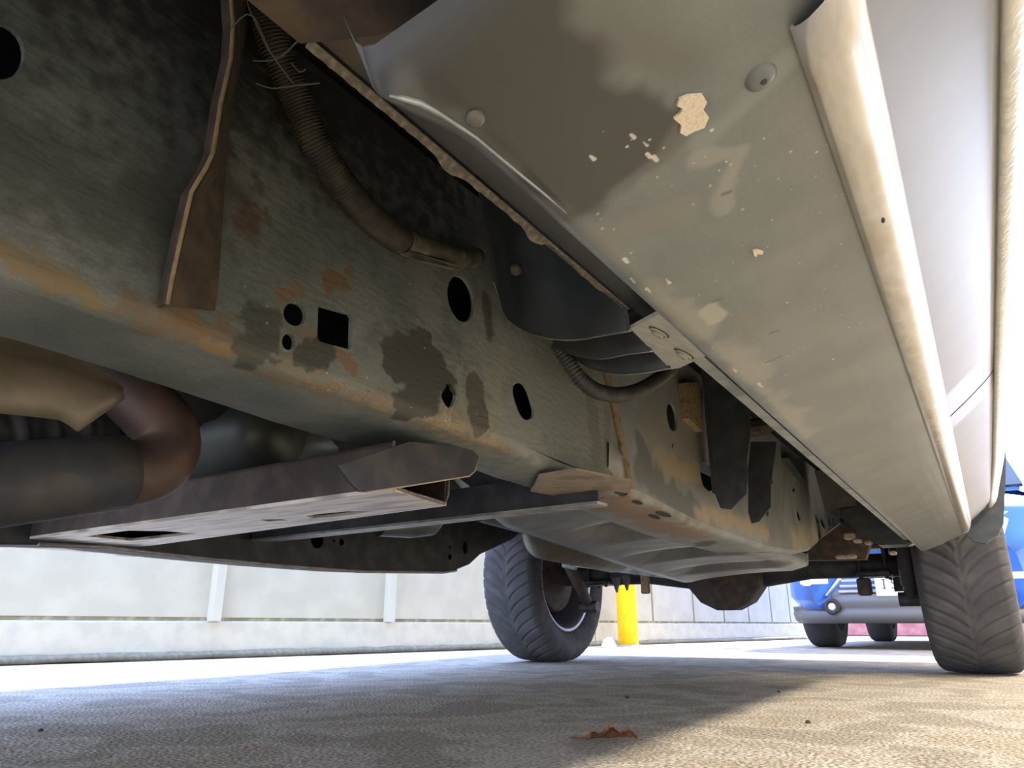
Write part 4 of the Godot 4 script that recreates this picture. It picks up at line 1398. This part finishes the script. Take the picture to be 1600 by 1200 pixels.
func axle():
	var y := 0.317
	var z := -3.05
	var ax := node("rear_axle", truck)
	ax.set_meta("label", "black rear axle with round differential housing")
	var b := MB.new(0)
	b.tube(PackedVector3Array([V(-1.62, y, z), V(-1.2, y, z), V(-1.0, y, z), V(-0.75, y, z), V(-0.55, y, z), V(-0.13, y, z)]), [0.042, 0.042, 0.07, 0.07, 0.042, 0.042], 20)
	obj("axle_tube", b, M.black_metal, ax)
	var d := MB.new(-1)
	d.lathe(V(-0.865, y, z + 0.14), V(0, 0, -1), PackedVector2Array([Vector2(-0.09, 0.0), Vector2(-0.09, 0.045), Vector2(-0.03, 0.06), Vector2(0.0, 0.09), Vector2(0.04, 0.15), Vector2(0.06, 0.155), Vector2(0.16, 0.155), Vector2(0.24, 0.11), Vector2(0.27, 0.0)]), 14)
	obj("differential", d, M.drum, ax, "dark brown differential housing")
	var tabm := MB.new(-1)
	tabm.box(P(1008, 908, 2, -2.92), V(0.035, 0.10, 0.02), 0.004)
	obj("brake_line_bracket", tabm, M.tan_rust, ax, "rusty tan bracket")
	for q in [[962, 918, 0.025], [978, 915, 0.03]]:
		var ub := MB.new(-1)
		var p := P(q[0], q[1], 2, -2.95)
		ub.prism(PackedVector3Array([p + V(-0.018, 0.04, 0), p + V(0, -0.02, 0), p + V(0.016, 0.04, 0)]), V(0, 0, -0.02))
		obj("spring_clamp", ub, M.black_metal, ax)
	# leaf springs
	for k in 2:
		var x: float = [-0.33, -1.42][k]
		var s := node("leaf_spring", truck)
		s.set_meta("label", "dark leaf spring pack above the axle")
		for j in 3:
			var lf := MB.new(1)
			var rows := []
			for i in 16:
				var t := -1.0 + 2.0 * i / 15.0
				var span: float = [0.62, 0.45, 0.3][j]
				var p := V(x, y + 0.085 - 0.014 * j + 0.09 * pow(t * span / 0.62, 2.0), z - t * span)
				rows.append(PackedVector3Array([p + V(-0.033, 0, 0), p + V(0.033, 0, 0)]))
			lf.slab(rows, 0.009)
			obj("leaf", lf, M.dark_plate, s)
		var pl := MB.new(-1)
		pl.box(V(x, y - 0.032, z), V(0.12, 0.02, 0.16), 0.006)
		obj("spring_plate", pl, M.black_metal, s)
		for xx in [-0.042, 0.042]:
			for zz in [-0.055, 0.055]:
				var u := MB.new(0)
				u.tube(PackedVector3Array([V(x + xx, y + 0.12, z + zz), V(x + xx, y - 0.05, z + zz)]), 0.007, 10)
				obj("u_bolt", u, M.black_metal, s)
		var hg := MB.new(-1)
		hg.prism(PackedVector3Array([V(x - 0.045, y + 0.13, z + 0.62), V(x - 0.045, y + 0.24, z + 0.72), V(x - 0.045, y + 0.30, z + 0.5), V(x - 0.045, y + 0.16, z + 0.5)]), V(0.09, 0, 0))
		obj("spring_hanger", hg, M.black_metal, s)
		# shock absorber
		var sh := node("shock_absorber", truck)
		sh.set_meta("label", "dark shock absorber with its lower mount below the axle")
		var tb := MB.new(0)
		var lowp: Vector3 = P(1385, 936, 2, -2.98) if k == 0 else P(921, 948, 2, -2.98)
		var upp: Vector3 = V(-0.40, 0.62, -2.75) if k == 0 else P(884, 872, 2, -2.75)
		if k == 0:
			lowp = P(1425, 936, 2, -2.95)
			upp = V(lowp.x + 0.01, 0.6, -2.86)
		tb.tube(PackedVector3Array([lowp, lowp.lerp(upp, 0.1), lowp.lerp(upp, 0.12), lowp.lerp(upp, 0.95)]), [0.022, 0.022, 0.028, 0.028] if k == 0 else [0.016, 0.016, 0.024, 0.024], 16)
		obj("shock_body", tb, M.black_metal if k == 0 else M.drum, sh)
		var ey := MB.new(-1)
		ey.tube(PackedVector3Array([lowp + V(-0.04, 0, 0), lowp + V(0.04, 0, 0)]), 0.024, 14)
		obj("mount_eye", ey, M.black_metal, sh)
	# small hanging bracket left of the plate
	var hb := MB.new(-1)
	hb.box(P(1351, 917, 2, -2.95), V(0.045, 0.06, 0.04), 0.006)
	obj("bump_bracket", hb, M.drum, ax)
	# front spring eye, pale fittings and dark plate behind the rail's end
	var dk := MB.new(-1)
	var dp := PackedVector3Array()
	for q in [[1312, 797], [1312, 806], [1322, 816], [1345, 836], [1372, 852], [1416, 850], [1424, 846], [1400, 822], [1360, 790], [1340, 782], [1334, 792]]:
		dp.append(P(q[0], q[1], 2, -2.42))
	dk.prism(dp, V(0, 0, -0.12))
	obj("spring_bracket", dk, M.dark_plate, truck, "dark forward spring bracket behind the rail's end")
	for q in [[1328, 838, 8, 0.02], [1340, 845, 6, 0.014], [1357, 848, 5, 0.014], [1395, 864, 5, 0.012], [1418, 850, 8, 0.012], [1322, 870, 14, 0.012]]:
		var p := P(q[0], q[1], 2, -2.5)
		var fit := MB.new(-1)
		fit.box(p, V(q[2] * 0.0042, q[3], 0.03), 0.004)
		obj("pale_fitting", fit, M.pale, ax)
	var an := MB.new(-1)
	an.prism(PackedVector3Array([P(1322, 812, 2, -2.6), P(1238, 876, 2, -2.6), P(1352, 874, 2, -2.6), P(1360, 846, 2, -2.6)]), V(0, 0, -0.05))
	obj("hanger_plate", an, M.drum, ax)

func tyre_mesh() -> MB:
	var R := 0.36
	var Rr := 0.225
	var W := 0.132
	# profile: s is -1..1 across; gives axial position and radius
	var prof := []
	for q in [[-0.098, 0.232], [-0.112, 0.245], [-0.126, 0.275], [-0.1315, 0.30], [-0.128, 0.325], [-0.120, 0.341], [-0.110, 0.350]]:
		prof.append(Vector2(q[0], q[1]))
	var nt := 34
	for i in nt + 1:
		var s := -1.0 + 2.0 * i / nt
		prof.append(Vector2(0.104 * s, 0.3595 - 0.006 * pow(absf(s), 3.0)))
	for q in [[0.110, 0.350], [0.120, 0.341], [0.128, 0.325], [0.1315, 0.30], [0.126, 0.275], [0.112, 0.245], [0.098, 0.232]]:
		prof.append(Vector2(q[0], q[1]))
	var pitches := 46
	var per := 14
	var n := pitches * per
	var rows := []
	for i in n:
		var a := TAU * i / n
		var row := PackedVector3Array()
		for q in prof:
			var rr: float = q.y
			var s: float = q.x / 0.104
			if absf(s) < 1.17:
				var off := 0.30 * pow(minf(absf(s), 1.1), 0.42)
				var ph := fposmod((a - off) / TAU * pitches + (0.5 if s > 0 else 0.0), 1.0)
				var g := 1.0 - smoothstep(0.07, 0.13, absf(ph - 0.5))
				g *= smoothstep(0.03, 0.12, absf(s))
				g = maxf(g, (1.0 - smoothstep(0.02, 0.06, absf(s))) * 0.5)
				rr -= 0.006 * g
			row.append(Vector3(q.x, rr * sin(a), rr * cos(a)))
		rows.append(row)
	var b := MB.new(1)
	b.grid(rows, false, true)
	return b

func wheels():
	var tm: ArrayMesh = tyre_mesh().done()
	for k in 2:
		var w := node("rear_wheel", truck, V([-0.052, -1.70][k], 0.317, -3.05))
		w.set_meta("label", ["near rear wheel with curved V-shaped tread grooves", "far rear wheel showing its dark inner side and brake drum"][k])
		var side: float = [1.0, -1.0][k]
		var ty := obj("tyre", tm, M.tyre, w)
		var r := MB.new(1)
		r.lathe(Vector3.ZERO, V(side, 0, 0), PackedVector2Array([Vector2(-0.104, 0.236), Vector2(-0.108, 0.232), Vector2(-0.10, 0.218), Vector2(-0.06, 0.205), Vector2(0.0, 0.195), Vector2(0.05, 0.19), Vector2(0.09, 0.215), Vector2(0.104, 0.236)]), 40)
		r.lathe(Vector3.ZERO, V(side, 0, 0), PackedVector2Array([Vector2(0.055, 0.192), Vector2(0.075, 0.15), Vector2(0.06, 0.08), Vector2(0.075, 0.04), Vector2(0.075, 0.0)]), 40)
		obj("rim", r, M.rim, w)
		var d := MB.new(1)
		d.lathe(Vector3.ZERO, V(side, 0, 0), PackedVector2Array([Vector2(-0.10, 0.0), Vector2(-0.10, 0.06), Vector2(-0.065, 0.08), Vector2(-0.06, 0.14), Vector2(-0.05, 0.15), Vector2(0.03, 0.15), Vector2(0.04, 0.0)]), 32)
		obj("brake_drum", d, M.drum, w)

func background():
	# yellow bollard
	var bo := thing("bollard", "bright yellow post standing before the cream wall behind the far tyre", "bollard", Vector3(-2.42, 0, -5.62))
	var b := MB.new(1)
	b.lathe(Vector3.ZERO, Vector3.UP, PackedVector2Array([Vector2(0, 0.0), Vector2(0, 0.078), Vector2(0.95, 0.078), Vector2(0.99, 0.07), Vector2(1.02, 0.04), Vector2(1.03, 0)]), 28)
	obj("post", b, grime(C("f0c400"), C("f6cc08"), C("e8b400"), 0.5, 0.0, 3.0, 91), bo)
	var bs := MB.new(1)
	bs.lathe(Vector3.ZERO, Vector3.UP, PackedVector2Array([Vector2(0, 0.11), Vector2(0.012, 0.10), Vector2(0.015, 0.076)]), 24)
	obj("base_collar", bs, flat(C("a29a86"), 0.9), bo)
	# white scrap beside it
	var sc := MB.new(-1)
	sc.prism(PackedVector3Array([Vector3(-0.05, 0, 0), Vector3(0.055, 0, 0), Vector3(0.01, 0.07, -0.01), Vector3(-0.03, 0.055, -0.01)]), Vector3(0.005, 0.0, -0.05))
	var so := obj("paper_scrap", sc, flat(C("f2f2f0"), 0.8))
	so.position = Vector3(-2.49, 0.0, -5.38)
	tag(so, "small crumpled white scrap on the ground left of the yellow bollard", "scrap")
	leaf()
	pebbles()
	blue_car()

func leaf():
	var lf := thing("dry_leaf", "curled brown dry leaf lying on the asphalt under the truck", "leaf", Vector3(-0.47, 0.0, -1.02), 0.5)
	var b := MB.new(1)
	var rows := []
	for i in 13:
		var t := i / 12.0
		var w := 0.016 * sin(PI * pow(t, 0.8)) * (1.0 + 0.25 * sin(i * 2.6))
		var row := PackedVector3Array()
		for j in 7:
			var u := -1.0 + 2.0 * j / 6.0
			row.append(Vector3(-0.035 + 0.07 * t, 0.003 + 0.010 * u * u * sin(PI * t) + 0.005 * sin(i * 1.4 + j) * absf(u) + 0.003 * t, u * w))
		rows.append(row)
	b.slab(rows, 0.0006)
	var m := grime(C("5c3a22"), C("7a4d2c"), C("8f6038"), 0.8, 0.0, 30.0, 92)
	obj("blade", b, m, lf)
	var s := MB.new(0)
	s.tube(PackedVector3Array([Vector3(-0.058, 0.004, 0.003), Vector3(-0.035, 0.004, 0), Vector3(0.0, 0.005, 0), Vector3(0.03, 0.006, 0)]), 0.0012, 6)
	obj("stalk", s, m, lf)

func pebbles():
	var m := flat(C("3a3632"), 0.9)
	for q in [[1217, 1082, "dark pebble on the lit asphalt edge nearest the near rear tyre"], [980, 1091, "dark pebble on the shaded asphalt beyond the dry leaf"], [63, 1143, "dark pebble on the blue shaded asphalt, farthest from the tyres"], [1263, 1130, "dark pebble on the beige lit asphalt to the right of the dry leaf"]]:
		var d := ray(q[0], q[1])
		var p := CAM + d * (-CAM.y / d.y)
		var b := MB.new(-1)
		var s := 0.004 * (0.8 + 0.4 * rng.randf())
		b.lathe(Vector3(0, -0.0005, 0), Vector3.UP, PackedVector2Array([Vector2(0, 0), Vector2(0, s), Vector2(s * 0.6, s * 1.15), Vector2(s * 1.2, s * 0.6), Vector2(s * 1.35, 0)]), 7)
		var o := obj("pebble", b, m)
		o.name = numbered("pebble")
		o.position = p
		tag(o, q[2], "pebble", "pebbles on the asphalt")

func blue_car():
	var car := thing("car", "blue car with grey lower bumper parked behind the truck, facing it", "car", Vector3(-0.40, 0, -5.62), -0.045)
	var blue := flat(C("2f6fd0"), 0.25)
	blue.clearcoat_enabled = true
	blue.clearcoat = 0.8
	var grey := flat(C("626468"), 0.5)
	var dk := flat(C("2b2c2f"), 0.6)
	var chrome := flat(C("d4d7da"), 0.25, 0.6)
	# lower body: rounded sections from nose to tail (z towards the viewer)
	var st := [[0.03, 0.62, 0.26, 0.70], [-0.05, 0.76, 0.26, 0.84], [-0.25, 0.84, 0.27, 0.98], [-0.7, 0.89, 0.30, 1.06], [-1.5, 0.90, 0.28, 1.10], [-3.2, 0.90, 0.28, 1.12], [-4.0, 0.87, 0.32, 1.12], [-4.35, 0.78, 0.36, 1.05]]
	var b := MB.new(1)
	var rows := []
	for s in st:
		var row := PackedVector3Array()
		for q in [[-0.92, 0.0], [-1.0, 0.12], [-1.0, 0.45], [-0.97, 0.72], [-0.86, 0.93], [-0.6, 1.0], [0, 1.02], [0.6, 1.0], [0.86, 0.93], [0.97, 0.72], [1.0, 0.45], [1.0, 0.12], [0.92, 0.0]]:
			row.append(Vector3(s[1] * q[0], lerpf(s[2], s[3], q[1]), s[0]))
		rows.append(row)
	b.grid(rows)
	b.prism(rows[0], Vector3(0, 0, -0.01))
	b.prism(rows[-1], Vector3(0, 0, 0.01))
	obj("body_shell", b, blue, car)
	# cabin
	var c := MB.new(1)
	var cr := []
	for s in [[-0.95, 0.78, 1.06, 1.10], [-1.25, 0.74, 1.06, 1.36], [-1.65, 0.70, 1.06, 1.62], [-2.2, 0.69, 1.06, 1.68], [-3.4, 0.68, 1.06, 1.66], [-4.0, 0.68, 1.06, 1.45], [-4.25, 0.70, 1.04, 1.08]]:
		cr.append(PackedVector3Array([Vector3(-s[1] - 0.1, s[2], s[0]), Vector3(-s[1], s[3] - 0.05, s[0]), Vector3(-s[1] + 0.1, s[3], s[0]), Vector3(s[1] - 0.1, s[3], s[0]), Vector3(s[1], s[3] - 0.05, s[0]), Vector3(s[1] + 0.1, s[2], s[0])]))
	c.grid(cr)
	obj("cabin", c, blue, car)
	var ws := MB.new(-1)
	ws.prism(PackedVector3Array([Vector3(-0.72, 1.13, -0.99), Vector3(0.72, 1.13, -0.99), Vector3(0.60, 1.60, -1.60), Vector3(-0.60, 1.60, -1.60)]), Vector3(0, 0.02, 0.01))
	obj("windscreen", ws, flat(C("20262c"), 0.1), car)
	# grey bumper
	var bm := MB.new(1)
	var br := []
	for i in 21:
		var u := -1.0 + 2.0 * i / 20.0
		var z := 0.07 - 0.20 * pow(absf(u), 3.5)
		var x := 0.80 * u
		var tp := lerpf(0.35, 0.282, smoothstep(0.62, 0.74, absf(u)))
		br.append(PackedVector3Array([Vector3(x * 0.98, tp, z - 0.05), Vector3(x, tp - 0.003, z), Vector3(x, minf(0.29, tp - 0.006), z + 0.01), Vector3(x, 0.27, z - 0.005), Vector3(x, 0.245, z - 0.005), Vector3(x, 0.235, z + 0.015), Vector3(x * 0.99, 0.19, z), Vector3(x * 0.97, 0.17, z - 0.05), Vector3(x * 0.97, 0.18, z - 0.4)]))
	bm.slab(br, 0.004)
	obj("bumper", bm, grey, car, "grey plastic lower bumper")
	# grille opening
	var gr := MB.new(-1)
	gr.prism(PackedVector3Array([Vector3(-0.50, 0.345, 0.035), Vector3(0.50, 0.345, 0.035), Vector3(0.42, 0.47, 0.02), Vector3(0.42, 0.60, 0.0), Vector3(-0.42, 0.60, 0.0), Vector3(-0.40, 0.47, 0.02)]), Vector3(0, 0, -0.03))
	var grill := obj("grille", gr, flat(C("6d7178"), 0.5), car)
	for i in 6:
		var sl := MB.new(-1)
		sl.box(Vector3(0, 0.37 + 0.036 * i, 0.045 - 0.006 * i), Vector3(0.90 - 0.02 * i, 0.016, 0.018), 0.004)
		obj("grille_slat", sl, chrome, grill)
	var fr := MB.new(0)
	fr.tube(PackedVector3Array([Vector3(-0.42, 0.62, 0.02), Vector3(-0.42, 0.47, 0.04), Vector3(-0.53, 0.345, 0.04)]), 0.012, 8)
	obj("grille_frame", fr, chrome, grill)
	var fr2 := MB.new(0)
	fr2.tube(PackedVector3Array([Vector3(0.42, 0.62, 0.02), Vector3(0.42, 0.47, 0.04), Vector3(0.53, 0.345, 0.04)]), 0.012, 8)
	obj("grille_frame", fr2, chrome, grill)
	for s in [-1, 1]:
		var fl := MB.new(1)
		fl.lathe(Vector3(s * 0.50, 0.275, 0.075), Vector3(0, 0, 1), PackedVector2Array([Vector2(-0.03, 0.055), Vector2(0.0, 0.05), Vector2(0.0, 0.03), Vector2(-0.02, 0.025)]), 20)
		var fg := obj("fog_lamp", fl, dk, car)
		var ln := MB.new(1)
		ln.lathe(Vector3(s * 0.50, 0.275, 0.06), Vector3(0, 0, 1), PackedVector2Array([Vector2(0.0, 0.027), Vector2(0.008, 0.02), Vector2(0.01, 0)]), 18)
		obj("lens", ln, flat(C("eef1f4"), 0.15), fg)
		var hl := MB.new(1)
		var hr := []
		for i in 9:
			var t := i / 8.0
			var x := lerpf(0.46, 0.82, t)
			var z := 0.03 - 0.34 * pow(t, 2.0)
			hr.append(PackedVector3Array([Vector3(s * x, 0.64 - 0.02 * t, z + 0.0), Vector3(s * x, 0.70, z + 0.01), Vector3(s * x, 0.78 + 0.03 * t, z - 0.02), Vector3(s * x, 0.83 + 0.05 * t, z - 0.08)]))
		hl.slab(hr, 0.02)
		obj("headlamp", hl, flat(C("e9eef2"), 0.12), car, "pale headlamp")
		var sm := MB.new(-1)
		sm.box(Vector3(s * 0.60, 0.445, 0.01), Vector3(0.20, 0.06, 0.05), 0.02)
		obj("indicator_lamp", sm, flat(C("eef2f6"), 0.12), car)
		var mr := MB.new(1)
		mr.lathe(Vector3(s * 0.98, 1.12, -1.15), Vector3(s, 0, 0), PackedVector2Array([Vector2(-0.08, 0.0), Vector2(-0.08, 0.05), Vector2(0.0, 0.085), Vector2(0.09, 0.075), Vector2(0.11, 0.0)]), 16)
		obj("mirror", mr, blue, car)
		for zz in [-0.62, -3.1]:
			var wh := node("wheel", car, Vector3(s * 0.70, 0.33, zz))
			var ty := MB.new(1)
			ty.lathe(Vector3.ZERO, Vector3.RIGHT, PackedVector2Array([Vector2(-0.105, 0.21), Vector2(-0.115, 0.27), Vector2(-0.105, 0.315), Vector2(-0.08, 0.329), Vector2(0, 0.332), Vector2(0.08, 0.329), Vector2(0.105, 0.315), Vector2(0.115, 0.27), Vector2(0.105, 0.21)]), 36)
			obj("tyre", ty, flat(C("3a3b3e"), 0.9), wh)
			var rm := MB.new(1)
			rm.lathe(Vector3.ZERO, Vector3(s, 0, 0), PackedVector2Array([Vector2(-0.10, 0.215), Vector2(0.0, 0.19), Vector2(0.08, 0.21), Vector2(0.09, 0.17), Vector2(0.06, 0.1), Vector2(0.08, 0.04), Vector2(0.08, 0)]), 28)
			obj("rim", rm, chrome, wh)
	# number plate
	var np := MB.new(-1)
	np.box(Vector3(0.02, 0.41, 0.075), Vector3(0.46, 0.15, 0.012), 0.004)
	var pl := obj("number_plate", np, flat(C("e3e6ee"), 0.4), car, "white number plate with dark characters")
	var f := SystemFont.new()
	f.font_names = PackedStringArray(["Droid Sans"])
	var lets := [["I", -0.155], ["S", -0.095], ["2", 0.04]]
	for q in lets:
		var tx := TextMesh.new()
		tx.text = q[0]
		tx.font_size = 32
		tx.pixel_size = 0.0026
		tx.depth = 0.003
		tx.font = f
		var to := obj("letter", tx, flat(C("4a4d58"), 0.6), pl)
		to.position = Vector3(q[1], 0.41, 0.084)
	# underside
	var un := MB.new(-1)
	un.prism(PackedVector3Array([Vector3(-0.6, 0.30, -0.3), Vector3(0.6, 0.30, -0.3), Vector3(0.6, 0.30, -4.1), Vector3(-0.6, 0.30, -4.1)]), Vector3(0, 0.06, 0))
	obj("underbody", un, dk, car)
